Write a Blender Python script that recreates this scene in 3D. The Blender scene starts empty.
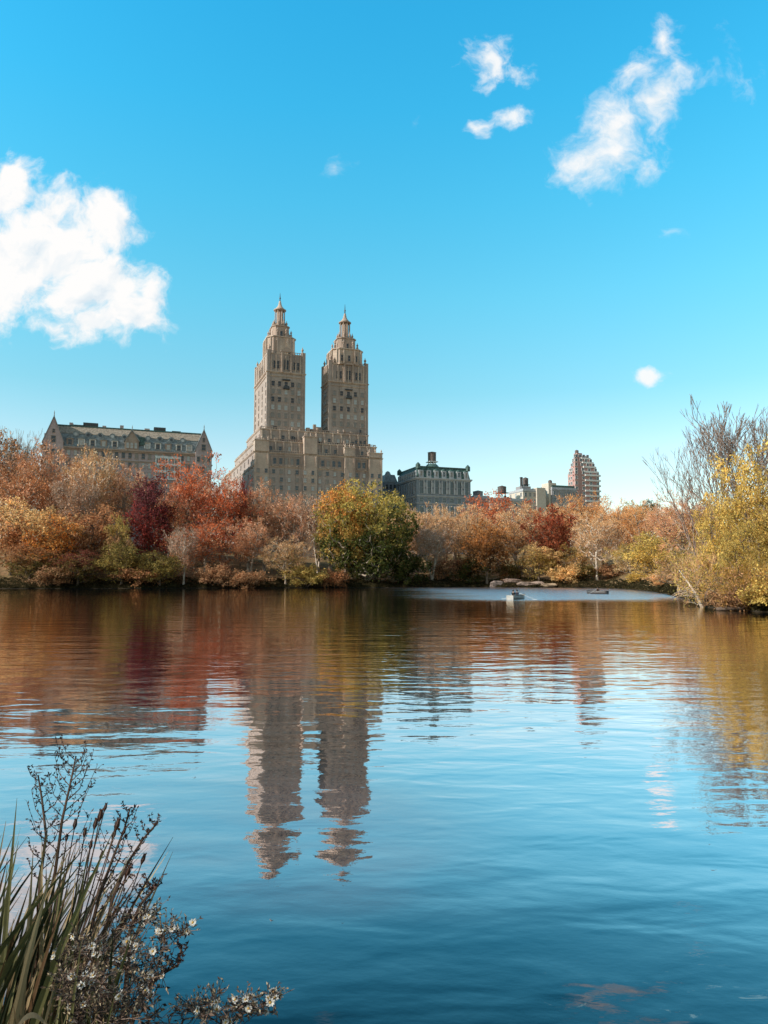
import bpy, math, random
import numpy as np
from mathutils import Vector, Matrix, Euler
R = math.radians
C = bpy.context.scene.collection
F = 740.0; PIT = R(5.1); CH = 2.8          # focal length in pixels, upward pitch, eye height above the water
CP, SP = math.cos(PIT), math.sin(PIT)
SUN = Vector((-.93*math.cos(R(28)), -.367*math.cos(R(28)), math.sin(R(28)))).normalized()

# ------------------------------------------------------------------ projection helpers (for measuring the place)
def at(px, py, Y):
    u = (px-384)/F; v = (512-py)/F; k = Y/(CP-v*SP)
    return Vector((u*k, Y, CH+(SP+v*CP)*k))

# ------------------------------------------------------------------ mesh builder
class MB:
    def __init__(s): s.v = []; s.f = []; s.n = 0
    def add(s, verts, faces, mat=0):
        verts = np.asarray(verts, dtype=np.float32).reshape(-1, 3)
        s.v.append(verts)
        if isinstance(faces, np.ndarray): s.f.append((faces + s.n, mat))
        else:
            by = {}
            for f in faces: by.setdefault(len(f), []).append(f)
            for k, fs in by.items(): s.f.append((np.array(fs, dtype=np.int32) + s.n, mat))
        s.n += len(verts); return s
    def box(s, x0, x1, y0, y1, z0, z1, mat=0):
        v = [(x0,y0,z0),(x1,y0,z0),(x1,y1,z0),(x0,y1,z0),(x0,y0,z1),(x1,y0,z1),(x1,y1,z1),(x0,y1,z1)]
        return s.add(v, [(0,3,2,1),(4,5,6,7),(0,1,5,4),(1,2,6,5),(2,3,7,6),(3,0,4,7)], mat)
    def frustum(s, a, b, mat=0):     # a, b = (x0,x1,y0,y1,z)
        v = [(a[0],a[2],a[4]),(a[1],a[2],a[4]),(a[1],a[3],a[4]),(a[0],a[3],a[4]),(b[0],b[2],b[4]),(b[1],b[2],b[4]),(b[1],b[3],b[4]),(b[0],b[3],b[4])]
        return s.add(v, [(0,3,2,1),(4,5,6,7),(0,1,5,4),(1,2,6,5),(2,3,7,6),(3,0,4,7)], mat)
    def lathe(s, prof, n=12, c=(0,0), mat=0, sq=1.0):
        v = []; f = []
        for r, z in prof:
            for i in range(n):
                a = 2*math.pi*(i+.5)/n; v.append((c[0]+r*math.cos(a), c[1]+r*math.sin(a)*sq, z))
        m = len(prof)
        for j in range(m-1):
            for i in range(n):
                k = (i+1) % n; f.append((j*n+i, j*n+k, (j+1)*n+k, (j+1)*n+i))
        f.append(tuple(range(n))[::-1]); f.append(tuple((m-1)*n+i for i in range(n)))
        return s.add(v, f, mat)
    def tube(s, pts, rad, n=5, mat=0, cap=True):
        pts = [Vector(p) for p in pts]; m = len(pts)
        if not hasattr(rad, '__len__'): rad = [rad]*m
        v = []; f = []
        for j, p in enumerate(pts):
            d = (pts[min(j+1, m-1)] - pts[max(j-1, 0)])
            if d.length < 1e-9: d = Vector((0,0,1))
            d.normalize()
            a = d.cross(Vector((.3,.9,.1)) if abs(d.y) < .8 else Vector((1,0,.2))).normalized(); b = d.cross(a)
            for i in range(n):
                t = 2*math.pi*i/n; q = p + (a*math.cos(t) + b*math.sin(t))*rad[j]; v.append(tuple(q))
        for j in range(m-1):
            for i in range(n):
                k = (i+1) % n; f.append((j*n+i, j*n+k, (j+1)*n+k, (j+1)*n+i))
        if cap: f.append(tuple(range(n))[::-1]); f.append(tuple((m-1)*n+i for i in range(n)))
        return s.add(v, f, mat)
    def mesh(s, name, mats, smooth=False):
        me = bpy.data.meshes.new(name)
        V = np.concatenate(s.v); me.vertices.add(len(V)); me.vertices.foreach_set('co', V.ravel())
        tot = [f.shape[1] for f, m in s.f for _ in range(len(f))] if len(s.f) < 1 else None
        loops = np.concatenate([f.ravel() for f, m in s.f]).astype(np.int32)
        totals = np.concatenate([np.full(len(f), f.shape[1], np.int32) for f, m in s.f])
        starts = np.concatenate([[0], np.cumsum(totals)[:-1]]).astype(np.int32)
        mi = np.concatenate([np.full(len(f), m, np.int32) for f, m in s.f])
        me.loops.add(len(loops)); me.loops.foreach_set('vertex_index', loops)
        me.polygons.add(len(totals)); me.polygons.foreach_set('loop_start', starts)
        try: me.polygons.foreach_set('loop_total', totals)
        except Exception: pass
        me.polygons.foreach_set('material_index', mi)
        me.polygons.foreach_set('use_smooth', np.full(len(totals), bool(smooth)))
        for m in (mats if isinstance(mats, (list, tuple)) else [mats]): me.materials.append(m)
        me.update(calc_edges=True); me.validate()
        return me
    def build(s, name, mats, parent=None, smooth=False):
        return link(name, s.mesh(name, mats, smooth), parent)

def link(name, me, parent=None):
    o = bpy.data.objects.new(name, me); C.objects.link(o)
    if parent: o.parent = parent
    return o
def tag(o, label=None, cat=None, group=None, kind=None):
    if label: o['label'] = label
    if cat: o['category'] = cat
    if group: o['group'] = group
    if kind: o['kind'] = kind
    return o
def thing(name, label, cat, loc=(0,0,0), rz=0, group=None):
    o = bpy.data.objects.new(name, None); C.objects.link(o); o.empty_display_size = .3
    o.location = loc; o.rotation_euler = (0,0,rz)
    return tag(o, label, cat, group)

# ------------------------------------------------------------------ materials
class NT:
    def __init__(s, nt): s.nt = nt
    def n(s, t, **k):
        nd = s.nt.nodes.new(t)
        for a, b in k.items():
            if a.startswith('i_'):
                key = a[2:]; key = int(key) if key.isdigit() else key.replace('_', ' ')
                s.put(nd.inputs[key], b)
            else: setattr(nd, a, b)
        return nd
    def put(s, sock, b):
        if isinstance(b, bpy.types.NodeSocket): s.nt.links.new(b, sock)
        elif isinstance(b, bpy.types.Node): s.nt.links.new(b.outputs[0], sock)
        else:
            if sock.type == 'RGBA' and len(b) == 3: b = (*b, 1)
            sock.default_value = b
    def m(s, op, a, b=0.0, c=0.0, clamp=False):
        nd = s.nt.nodes.new('ShaderNodeMath'); nd.operation = op; nd.use_clamp = clamp
        for i, x in enumerate((a, b, c)): s.put(nd.inputs[i], x)
        return nd.outputs[0]
    def mix(s, f, a, b, bt='MIX'):
        nd = s.nt.nodes.new('ShaderNodeMix'); nd.data_type = 'RGBA'; nd.blend_type = bt
        s.put(nd.inputs[0], f); s.put(nd.inputs[6], a); s.put(nd.inputs[7], b); return nd.outputs[2]
    def ramp(s, f, stops, interp='LINEAR'):
        nd = s.nt.nodes.new('ShaderNodeValToRGB'); s.put(nd.inputs[0], f); cr = nd.color_ramp; cr.interpolation = interp
        while len(cr.elements) < len(stops): cr.elements.new(.5)
        for e, (p, c) in zip(cr.elements, stops):
            e.position = p; e.color = (*c, 1) if len(c) == 3 else c
        return nd.outputs[0]
    def noise(s, vec, scale, detail=3, rough=.55, out=0, dist=0):
        nd = s.n('ShaderNodeTexNoise', i_Scale=scale, i_Detail=detail, i_Roughness=rough, i_Distortion=dist)
        if vec is not None: s.put(nd.inputs['Vector'], vec)
        return nd.outputs[out]
    def sm(s, x, a, b):
        nd = s.nt.nodes.new('ShaderNodeMapRange'); nd.interpolation_type = 'SMOOTHSTEP'
        s.put(nd.inputs[0], x); nd.inputs[1].default_value = a; nd.inputs[2].default_value = b; return nd.outputs[0]
def newmat(name):
    m = bpy.data.materials.new(name); m.use_nodes = True; m.node_tree.nodes.clear(); t = NT(m.node_tree)
    t.out = t.n('ShaderNodeOutputMaterial'); return m, t
def pbr(t, col, rough=.8, spec=.3, metal=0.0, normal=None):
    b = t.n('ShaderNodeBsdfPrincipled'); t.put(b.inputs['Base Color'], col); t.put(b.inputs['Roughness'], rough)
    b.inputs['Specular IOR Level'].default_value = spec; b.inputs['Metallic'].default_value = metal
    if normal is not None: t.put(b.inputs['Normal'], normal)
    t.put(t.out.inputs[0], b); return b
def obco(t): return t.n('ShaderNodeTexCoord').outputs['Object']

def simple(name, col, rough=.7, spec=.3, var=.35, scale=3., metal=0.0):
    m, t = newmat(name); nz = t.noise(obco(t), scale, 4)
    c = t.mix(t.sm(nz, .3, .7), tuple(x*(1-var) for x in col), tuple(min(1, x*(1+var*.7)) for x in col))
    pbr(t, c, rough, spec, metal); return m

def masonry(name, col, col2, streak=.35, course=.42, mortar=.6):
    """stone or brick: courses, blotches and rain streaks"""
    m, t = newmat(name); co = obco(t)
    sep = t.n('ShaderNodeSeparateXYZ', i_0=co)
    sxy = t.m('ADD', sep.outputs[0], sep.outputs[1])
    wall = t.n('ShaderNodeCombineXYZ', i_0=sxy, i_1=sep.outputs[2], i_2=0.0)
    br = t.n('ShaderNodeTexBrick', i_Vector=wall.outputs[0], i_Color1=(*col, 1), i_Color2=(*[x*.86 for x in col], 1), i_Mortar=(*[x*mortar for x in col], 1), i_Scale=1.0)
    br.inputs['Mortar Size'].default_value = .018; br.inputs['Brick Width'].default_value = course*2.1; br.inputs['Row Height'].default_value = course
    bl = t.noise(co, .12, 4)
    c = t.mix(t.sm(bl, .38, .66), br.outputs[0], (*col2, 1))
    st = t.n('ShaderNodeMapping'); t.put(st.inputs[0], co); st.inputs['Scale'].default_value = (1.1, 1.1, .06)
    sn = t.noise(st.outputs[0], 1.0, 4)
    c = t.mix(t.m('MULTIPLY', t.sm(sn, .5, .78), streak), c, (*[x*.35 for x in col], 1))
    gr = t.noise(co, 1.4, 5, .7)
    c = t.mix(.25, c, t.ramp(gr, [(.3, (.25,.25,.25)), (.7, (.9,.9,.9))]), 'OVERLAY')
    bp = t.n('ShaderNodeBump', i_Strength=.35, i_Distance=.03, i_Height=gr)
    pbr(t, c, .85, .2, 0, bp.outputs[0]); return m

def foliage(name, trans=.35, vary=.55):
    """leaf colour = object colour, broken up by clump and by leaf; second colour from the custom property 'tint'"""
    m, t = newmat(name)
    oi = t.n('ShaderNodeObjectInfo'); at2 = t.n('ShaderNodeAttribute', attribute_name='tint'); at2.attribute_type = 'OBJECT'
    geo = t.n('ShaderNodeNewGeometry'); co = obco(t)
    off = t.n('ShaderNodeVectorMath', operation='ADD'); t.put(off.inputs[0], co)
    rr = t.m('MULTIPLY', oi.outputs['Random'], 57.0); t.put(off.inputs[1], t.n('ShaderNodeCombineXYZ', i_0=rr, i_1=rr, i_2=0.0).outputs[0])
    n1 = t.noise(off.outputs[0], .22, 3, .6)
    rnd = geo.outputs['Random Per Island']
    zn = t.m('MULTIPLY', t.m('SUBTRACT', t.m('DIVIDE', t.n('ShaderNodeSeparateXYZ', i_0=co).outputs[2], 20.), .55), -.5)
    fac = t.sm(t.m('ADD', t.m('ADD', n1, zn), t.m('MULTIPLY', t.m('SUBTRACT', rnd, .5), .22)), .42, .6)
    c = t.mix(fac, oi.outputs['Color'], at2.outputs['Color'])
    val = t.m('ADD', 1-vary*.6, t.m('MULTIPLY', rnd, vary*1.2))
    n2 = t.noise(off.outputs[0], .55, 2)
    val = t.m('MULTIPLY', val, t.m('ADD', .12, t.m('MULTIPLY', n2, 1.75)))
    vm = t.n('ShaderNodeVectorMath', operation='SCALE'); t.put(vm.inputs[0], c); t.put(vm.inputs['Scale'], val)
    d = t.n('ShaderNodeBsdfDiffuse', i_Color=vm.outputs[0]); tr = t.n('ShaderNodeBsdfTranslucent', i_Color=vm.outputs[0])
    mx = t.n('ShaderNodeMixShader', i_0=trans); t.put(mx.inputs[1], d); t.put(mx.inputs[2], tr)
    t.put(t.out.inputs[0], mx); return m

def barkmat(name, a, b):
    m, t = newmat(name); co = obco(t); oi = t.n('ShaderNodeObjectInfo')
    mp = t.n('ShaderNodeMapping'); t.put(mp.inputs[0], co); mp.inputs['Scale'].default_value = (3, 3, .7)
    c = t.mix(t.sm(t.noise(mp.outputs[0], 1.5, 5), .35, .65), (*a, 1), (*b, 1))
    c = t.mix(1.0, c, oi.outputs['Color'], 'MULTIPLY')
    pbr(t, c, .9, .1); return m

M = {}
M['leaf'] = foliage('autumn_leaf', .48, .85); M['bark'] = barkmat('bark', (.30,.25,.21), (.62,.55,.48)); M['twig'] = barkmat('twig_bark', (.62,.46,.36), (.86,.70,.58))

# ------------------------------------------------------------------ sky with clouds, sun, camera
def make_world():
    w = bpy.data.worlds.new('World'); bpy.context.scene.world = w; w.use_nodes = True
    w.node_tree.nodes.clear(); t = NT(w.node_tree)
    sky = t.n('ShaderNodeTexSky'); sky.sky_type = 'NISHITA'; sky.sun_disc = False
    sky.sun_elevation = math.asin(SUN.z); sky.sun_rotation = math.atan2(SUN.x, SUN.y)
    sky.air_density = 1.0; sky.dust_density = .4; sky.ozone_density = 2.0
    g = t.n('ShaderNodeTexCoord').outputs['Generated']
    s3 = t.n('ShaderNodeSeparateXYZ', i_0=g)
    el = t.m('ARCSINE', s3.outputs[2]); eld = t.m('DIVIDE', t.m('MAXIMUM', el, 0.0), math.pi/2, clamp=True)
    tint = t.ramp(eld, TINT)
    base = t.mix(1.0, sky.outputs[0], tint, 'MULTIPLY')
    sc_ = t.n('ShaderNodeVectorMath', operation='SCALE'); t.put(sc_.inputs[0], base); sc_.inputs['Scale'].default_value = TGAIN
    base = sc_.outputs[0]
    # cloud plane coordinates (direction / forward)
    yy = t.m('MAXIMUM', s3.outputs[1], .02)
    a = t.m('DIVIDE', s3.outputs[0], yy); b = t.m('DIVIDE', s3.outputs[2], yy)
    co = t.n('ShaderNodeCombineXYZ', i_0=a, i_1=b, i_2=0.0).outputs[0]
    wn = t.n('ShaderNodeTexNoise', i_Vector=co, i_Scale=9.0, i_Detail=4.0)
    wv = t.n('ShaderNodeVectorMath', operation='SUBTRACT'); t.put(wv.inputs[0], wn.outputs['Color']); wv.inputs[1].default_value = (.5,.5,.5)
    ws = t.n('ShaderNodeVectorMath', operation='SCALE'); t.put(ws.inputs[0], wv.outputs[0]); ws.inputs['Scale'].default_value = .09
    wa = t.n('ShaderNodeVectorMath', operation='ADD'); t.put(wa.inputs[0], co); t.put(wa.inputs[1], ws.outputs[0])
    cw = wa.outputs[0]
    def field(blobs):
        acc = None
        for (px, py, rx, ry, ang, st) in blobs:
            d = at(px, py, 1.0) - Vector((0,0,CH))
            # local pixel scale is about 1/F per unit here
            mp = t.n('ShaderNodeMapping'); mp.vector_type = 'TEXTURE'; t.put(mp.inputs[0], cw)
            mp.inputs['Location'].default_value = (d.x, d.z, 0); mp.inputs['Rotation'].default_value = (0,0,R(ang))
            k = 1/(CP-(512-py)/F*SP)
            mp.inputs['Scale'].default_value = (rx/F*k, ry/F*k*1.1, 1)
            ln = t.n('ShaderNodeVectorMath', operation='LENGTH'); t.put(ln.inputs[0], mp.outputs[0])
            v = t.m('MULTIPLY', t.m('SUBTRACT', 1.0, ln.outputs['Value']), st)
            acc = v if acc is None else t.m('SMOOTH_MAX', acc, v, .12)
        return acc
    big = [(20,255,88,66,0,1),(95,285,62,48,0,1),(125,318,48,32,0,1),(5,198,50,40,0,.9),(105,222,46,30,-20,.85),(100,322,72,26,0,.9),(140,330,34,20,0,.8),(-60,270,90,85,0,1),(150,300,22,34,0,.6),(55,245,60,50,0,1),(15,175,34,30,0,.8),(50,215,45,35,0,.8)]
    right = [(598,160,62,42,20,1),(608,128,40,55,-20,.95),(662,98,34,56,-25,.95),(632,75,62,24,35,.7),(664,45,20,36,-10,.6),(645,172,26,24,0,.6),(630,120,50,40,-20,.6)]
    small = [(484,62,34,38,-15,.85),(512,72,46,20,-10,.6),(508,120,32,20,0,.85),(480,133,17,17,0,.7),(650,383,25,17,5,1.0)]
    wisp = [(336,172,14,18,-35,.5),(735,80,26,40,30,.32),(705,72,18,22,0,.32),(677,233,17,10,0,.35),(418,131,10,8,0,.3)]
    fb = t.noise(cw, 16., 8, .62); fb2 = t.noise(cw, 55., 5, .6); fb3 = t.noise(co, 5.5, 5, .55)
    fbm = t.m('ADD', t.m('MULTIPLY', t.m('SUBTRACT', fb, .5), 1.5), t.m('MULTIPLY', t.m('SUBTRACT', fb2, .5), .6))
    def dens(f, lo, hi): return t.sm(t.m('ADD', f, fbm), lo, hi)
    f1 = field(big)
    d1 = dens(f1, -.02, .6); d2 = t.m('MULTIPLY', dens(field(right), .12, 1.0), .97); d3 = t.m('MULTIPLY', dens(field(small), .22, .85), .92)
    d4 = t.m('MULTIPLY', dens(field(wisp), .1, .9), .6)
    dn = t.m('MAXIMUM', t.m('MAXIMUM', d1, d2), t.m('MAXIMUM', d3, d4))
    front = t.sm(s3.outputs[1], .03, .2); dn = t.m('MULTIPLY', dn, front, clamp=True)
    # unseen clouds added behind and beside the viewer, dimmed to neutralise the fill light
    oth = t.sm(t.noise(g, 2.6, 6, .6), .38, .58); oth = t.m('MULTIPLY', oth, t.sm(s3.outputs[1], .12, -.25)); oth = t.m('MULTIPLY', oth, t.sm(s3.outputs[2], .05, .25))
    shade = t.m('ADD', t.m('MULTIPLY', t.sm(fb, .35, .62), .55), t.m('MULTIPLY', t.sm(fb3, .35, .65), .45))
    sh_ = t.n('ShaderNodeVectorMath', operation='ADD'); t.put(sh_.inputs[0], cw); sh_.inputs[1].default_value = (-.016, .020, 0)
    rel = t.m('MULTIPLY', t.m('SUBTRACT', t.noise(sh_.outputs[0], 16., 5, .55), t.noise(cw, 16., 5, .55)), 1.5)
    shade = t.m('SUBTRACT', t.m('ADD', .72, t.m('MULTIPLY', t.m('SUBTRACT', shade, .5), .35)), rel, clamp=True)
    cc = t.ramp(shade, [(0, (.62,.74,.84)), (.45, (.84,.90,.94)), (.8, (1.0,.99,.98))])
    out = t.mix(dn, base, cc)
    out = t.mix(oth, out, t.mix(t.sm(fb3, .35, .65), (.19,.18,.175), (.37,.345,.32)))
    bg = t.n('ShaderNodeBackground', i_Strength=.13); 
    sc2 = t.n('ShaderNodeVectorMath', operation='SCALE'); t.put(sc2.inputs[0], out); sc2.inputs['Scale'].default_value = 1/.13
    t.put(bg.inputs[0], sc2.outputs[0])
    t.put(t.n('ShaderNodeOutputWorld').inputs[0], bg)
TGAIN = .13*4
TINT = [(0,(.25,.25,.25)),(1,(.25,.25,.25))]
TINT = [(0,(.47,.435,.36)),(.107,(.42,.435,.365)),(.156,(.294,.464,.386)),(.233,(.224,.563,.484)),(.306,(.157,.615,.564)),(.374,(.108,.638,.627)),(.439,(.086,.642,.661)),(.50,(.14,.60,.58)),(.62,(.36,.31,.235)),(1,(.38,.29,.215))]  # last stops, above the frame, greyed and dimmed to cut the blue fill light
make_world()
sd = bpy.data.lights.new('sun', 'SUN'); sd.energy = 5.0; sd.angle = R(.5); sd.color = (1,.94,.85)
so = bpy.data.objects.new('sun', sd); C.objects.link(so); so.rotation_euler = (-SUN).to_track_quat('-Z', 'Y').to_euler(); so.location = (-60,-30,80)
cd = bpy.data.cameras.new('camera'); cd.lens = F/1024*36; cd.sensor_width = 36; cd.clip_start = .05; cd.clip_end = 12000
co_ = bpy.data.objects.new('camera', cd); C.objects.link(co_); co_.location = (0,0,CH); co_.rotation_euler = (R(90)+PIT, 0, 0)
S = bpy.context.scene; S.camera = co_
S.view_settings.view_transform = 'Standard'; S.view_settings.look = 'None'; S.view_settings.exposure = 0; S.view_settings.gamma = 1
S.cycles.max_bounces = 6; S.cycles.diffuse_bounces = 3; S.cycles.glossy_bounces = 3; S.cycles.transmission_bounces = 4; S.cycles.use_denoising = True
S.cycles.caustics_reflective = False; S.cycles.caustics_refractive = False

# ------------------------------------------------------------------ terrain
SH = [(-900,60),(-500,95),(-200,160),(0,195),(120,200),(250,207),(380,216),(470,222),(560,214),(605,203),(630,175),(652,146),(675,112),(692,90),(700,74),(715,68),(740,64),(768,62),(860,52),(1000,44),(1500,34)]
def sun_az(x, y): return math.atan2(x, y)
_saz = [math.atan2((p-384)/F, 1.0) for p, Y in SH]; _sr = [Y/math.cos(a) for a, (p, Y) in zip(_saz, SH)]
def shore_r(az): return float(np.interp(az, _saz, _sr)) + 1.2*math.sin(az*61)+.8*math.sin(az*143+1)+.5*math.sin(az*331+2)
LF = [(-900,.9),(0,1.0),(150,.95),(260,.62),(380,.4),(500,.35),(620,.3),(665,.2),(700,.1),(768,.1),(1500,.1)]
_laz = [math.atan2((p-384)/F, 1.0) for p, _ in LF]; _lv = [v for _, v in LF]
def gz(x, y):
    az = math.atan2(x, y); r = math.hypot(x, y); d = r - shore_r(az); L = float(np.interp(az, _laz, _lv))
    z = float(np.interp(d, [-14,-2,0,1.2,8,22,55,90,140,6000], [-2.2,-.35,0,.45,1.1+.8*L,1.6+4*L,2+12*L,max(2.5+13*L,4),max(3+13*L,20),24]))
    if d > 1: z += min(1, (d-1)/12)*(.5*math.sin(x*.21+y*.13)+.3*math.sin(x*.53-y*.37))
    return z
def make_terrain():
    azs = np.radians(np.concatenate([np.linspace(-66, -29, 60), np.linspace(-28.8, 34, 420), np.linspace(34.3, 60, 50)]))
    ds = [-14,-6,-2,-.6,0,.5,1.2,2.5,5,8,12,17,22,30,40,55,70,90,130,200,400,1000,2500,6000]
    V = []; n = len(azs)
    for d in ds:
        for a in azs:
            r = shore_r(a) + d; x, y = r*math.sin(a), r*math.cos(a)
            V.append((x, y, gz(x, y) if d != 0 else 0.01))
    f = []
    for j in range(len(ds)-1):
        for i in range(n-1): f.append((j*n+i, j*n+i+1, (j+1)*n+i+1, (j+1)*n+i))
    m, t = newmat('park_ground'); co = obco(t)
    n1 = t.noise(co, .09, 5, .6); n2 = t.noise(co, .9, 5, .7); n3 = t.noise(co, 6., 4)
    c = t.ramp(n1, [(.35, (.10,.09,.035)), (.48, (.20,.13,.065)), (.6, (.27,.17,.09)), (.72, (.13,.12,.045))])
    c = t.mix(t.sm(n2, .45, .7), c, (.34,.19,.09)); c = t.mix(t.m('MULTIPLY', t.sm(n3, .5, .75), .6), c, (.06,.045,.03))
    z = t.n('ShaderNodeSeparateXYZ', i_0=co).outputs[2]
    c = t.mix(t.sm(z, .45, .05), c, (.035,.028,.02))
    bp = t.n('ShaderNodeBump', i_Strength=.8, i_Distance=.3, i_Height=n2)
    pbr(t, c, .95, .1, 0, bp.outputs[0])
    o = MB().add(V, f).build('ground', m, None, True); tag(o, kind='structure')
make_terrain()

def make_near_bank():
    xs = np.linspace(-14, 14, 80); prof = [(-40,1.5),(-8,1.4),(0,1.22),(1.6,1.17),(2.1,1.1),(2.6,.86),(3.0,.55),(3.4,.2),(3.7,-.05),(4.4,-.6),(7,-1.5)]
    V = []; n = len(xs)
    for (y, z) in prof:
        for x in xs:
            yy = y + (.12*math.sin(x*2.3)+.08*math.sin(x*5.1))*(1 if y > 1 else 0)
            V.append((x*(1 if y > -5 else 3), yy + (.0 if abs(x) < 4 else (abs(x)-4)*.0), z+.03*math.sin(x*4+y*3)))
    f = [(j*n+i, j*n+i+1, (j+1)*n+i+1, (j+1)*n+i) for j in range(len(prof)-1) for i in range(n-1)]
    m, t = newmat('bank_soil'); co = obco(t); nz = t.noise(co, 7., 6, .7)
    c = t.ramp(nz, [(.3, (.02,.015,.01)), (.5, (.06,.045,.025)), (.7, (.10,.09,.04))])
    pbr(t, c, .95, .1, 0, t.n('ShaderNodeBump', i_Strength=1., i_Distance=.04, i_Height=nz).outputs[0])
    tag(MB().add(V, f).build('near_bank', m, None, True), kind='structure')
make_near_bank()

def make_water():
    m, t = newmat('lake_water'); co = obco(t)
    geo = t.n('ShaderNodeNewGeometry')
    sep = t.n('ShaderNodeSeparateXYZ', i_0=co)
    def wn(sx, sy, rot, sc, det, rough=.5, dist=0.):
        mp = t.n('ShaderNodeMapping'); t.put(mp.inputs[0], co); mp.inputs['Scale'].default_value = (sx, sy, 1); mp.inputs['Rotation'].default_value = (0,0,R(rot))
        return t.noise(mp.outputs[0], sc, det, rough, 0, dist)
    swell = wn(.35, 1.0, 8, .55, 2.)          # long lazy undulation
    rip = wn(.5, 1.0, -7, 1.9, 2., .45, .3)   # hand-wide ripples
    fine = wn(.6, 1.0, 14, 6.5, 3., .5)
    big = t.noise(co, .035, 3)                # where the breeze touches
    h = t.m('ADD', t.m('MULTIPLY', swell, WAVE[0]), t.m('MULTIPLY', rip, t.m('MULTIPLY', WAVE[1], t.m('ADD', .45, t.m('MULTIPLY', t.sm(big, .35, .65), .9)))))
    h = t.m('ADD', h, t.m('MULTIPLY', fine, WAVE[2]))
    # breeze patch: short steep wavelets far out on the lake that turn the surface sky blue
    edge = t.m('ADD', sep.outputs[1], t.m('MULTIPLY', t.m('SUBTRACT', wn(.03, .08, 0, 1., 3.), .5), 26.))
    pY = t.sm(edge, 80., 103.)
    pX = t.sm(t.m('ADD', t.m('SUBTRACT', sep.outputs[0], t.m('MULTIPLY', sep.outputs[1], -.06)), t.m('MULTIPLY', t.m('SUBTRACT', wn(.05,.2,0,1.,2.), .5), 30.)), 2., 26.)
    patch = t.m('MULTIPLY', pY, pX)
    chop = wn(.8, 1.0, 20, 1.7, 2.)
    h = t.m('ADD', h, t.m('MULTIPLY', chop, t.m('MULTIPLY', patch, .15)))
    bp = t.n('ShaderNodeBump', i_Strength=1.0, i_Distance=1.0, i_Height=h)
    N = bp.outputs[0]
    lw = t.n('ShaderNodeLayerWeight', i_Blend=.5, i_Normal=N)      # facing = 1 - cos
    refl = t.ramp(lw.outputs['Facing'], [(0, (.02,.02,.02)), (.42, (.035,.035,.035)), (.50, (.075,.075,.075)), (.60, (.34,.34,.34)), (.68, (.70,.70,.70)), (.76, (.88,.88,.88)), (.87, (.90,.90,.90)), (1, (.97,.97,.97))])
    refl = t.m('MAXIMUM', refl, t.m('MULTIPLY', patch, .93))
    mud = wn(.16, .30, 25, 1., 4., .6, .6); mudY = t.m('MULTIPLY', t.sm(sep.outputs[1], 6.0, 7.6), t.sm(sep.outputs[1], 13., 8.8)); mudX = t.m('MULTIPLY', t.sm(sep.outputs[0], -7., -3.0), t.sm(sep.outputs[0], 2.2, -.8))
    cloudy = t.m('MULTIPLY', t.m('MULTIPLY', mudY, mudX), t.sm(mud, .25, .65))
    refl = t.m('MULTIPLY', refl, t.m('SUBTRACT', 1.0, t.m('MULTIPLY', cloudy, .30)))
    gl = t.n('ShaderNodeBsdfGlossy', i_Normal=N); t.put(gl.inputs[0], t.mix(t.m('MULTIPLY', t.sm(sep.outputs[1], 15., 50.), t.m('SUBTRACT', 1.0, patch)), (1,.95,.97,1), (1,.88,.72,1))); t.put(gl.inputs['Roughness'], t.m('ADD', .004, t.m('MULTIPLY', patch, .22)))  # gloss colour warms with distance to paint the mirrored trees copper
    deep = t.mix(t.sm(wn(.5,.7,0,.35,3.), .3, .7), (.001,.012,.022), (.002,.022,.038))
    body = t.mix(t.m('MULTIPLY', cloudy, .95), deep, (.21,.155,.15))
    # faint drowned weed close to the bank
    weed = t.m('MULTIPLY', t.sm(wn(.9,2.2,30,2.6,6.,.75,1.2), .60, .68), t.m('MULTIPLY', t.sm(sep.outputs[1], 5.9, 5.2), t.sm(sep.outputs[0], .9, 1.3)))
    body = t.mix(t.m('MULTIPLY', weed, .6), body, (.22,.24,.20))
    em = t.n('ShaderNodeBsdfDiffuse', i_Color=body)
    mx = t.n('ShaderNodeMixShader', i_0=refl); t.put(mx.inputs[1], em); t.put(mx.inputs[2], gl); t.put(t.out.inputs[0], mx)
    xs = [-1500,-300,-60,0,60,300,1500]; ys = [-30,0,20,60,150,300,1500]
    V = [(x,y,0) for y in ys for x in xs]; f = [(j*7+i, j*7+i+1, (j+1)*7+i+1, (j+1)*7+i) for j in range(6) for i in range(6)]
    tag(MB().add(V, f).build('lake_water', m), kind='structure')
WAVE = (.030, .020, .0017)
make_water()

# ------------------------------------------------------------------ trees
def seg_tubes(mb, A, B, ra, rb, sides, mat):
    """many straight tapered segments at once (numpy)"""
    A = np.asarray(A, float); B = np.asarray(B, float); ra = np.asarray(ra)[:,None]; rb = np.asarray(rb)[:,None]
    d = B-A; L = np.linalg.norm(d, axis=1, keepdims=True)+1e-9; d = d/L
    ref = np.where(np.abs(d[:,2:3]) < .9, np.array([[0,0,1.]]), np.array([[1.,0,0]]))
    a = np.cross(d, ref); a /= np.linalg.norm(a, axis=1, keepdims=True)+1e-9; b = np.cross(d, a)
    vs = []
    for P, r in ((A, ra), (B, rb)):
        for i in range(sides):
            th = 2*math.pi*i/sides; vs.append(P + (a*math.cos(th)+b*math.sin(th))*r)
    V = np.stack(vs, 1).reshape(-1, 3); n = len(A); base = np.arange(n)[:,None]*(2*sides)
    fs = []
    for i in range(sides):
        k = (i+1) % sides; fs.append(np.stack([base[:,0]+i, base[:,0]+k, base[:,0]+sides+k, base[:,0]+sides+i], 1))
    mb.add(V, np.concatenate(fs).astype(np.int32), mat)

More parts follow.
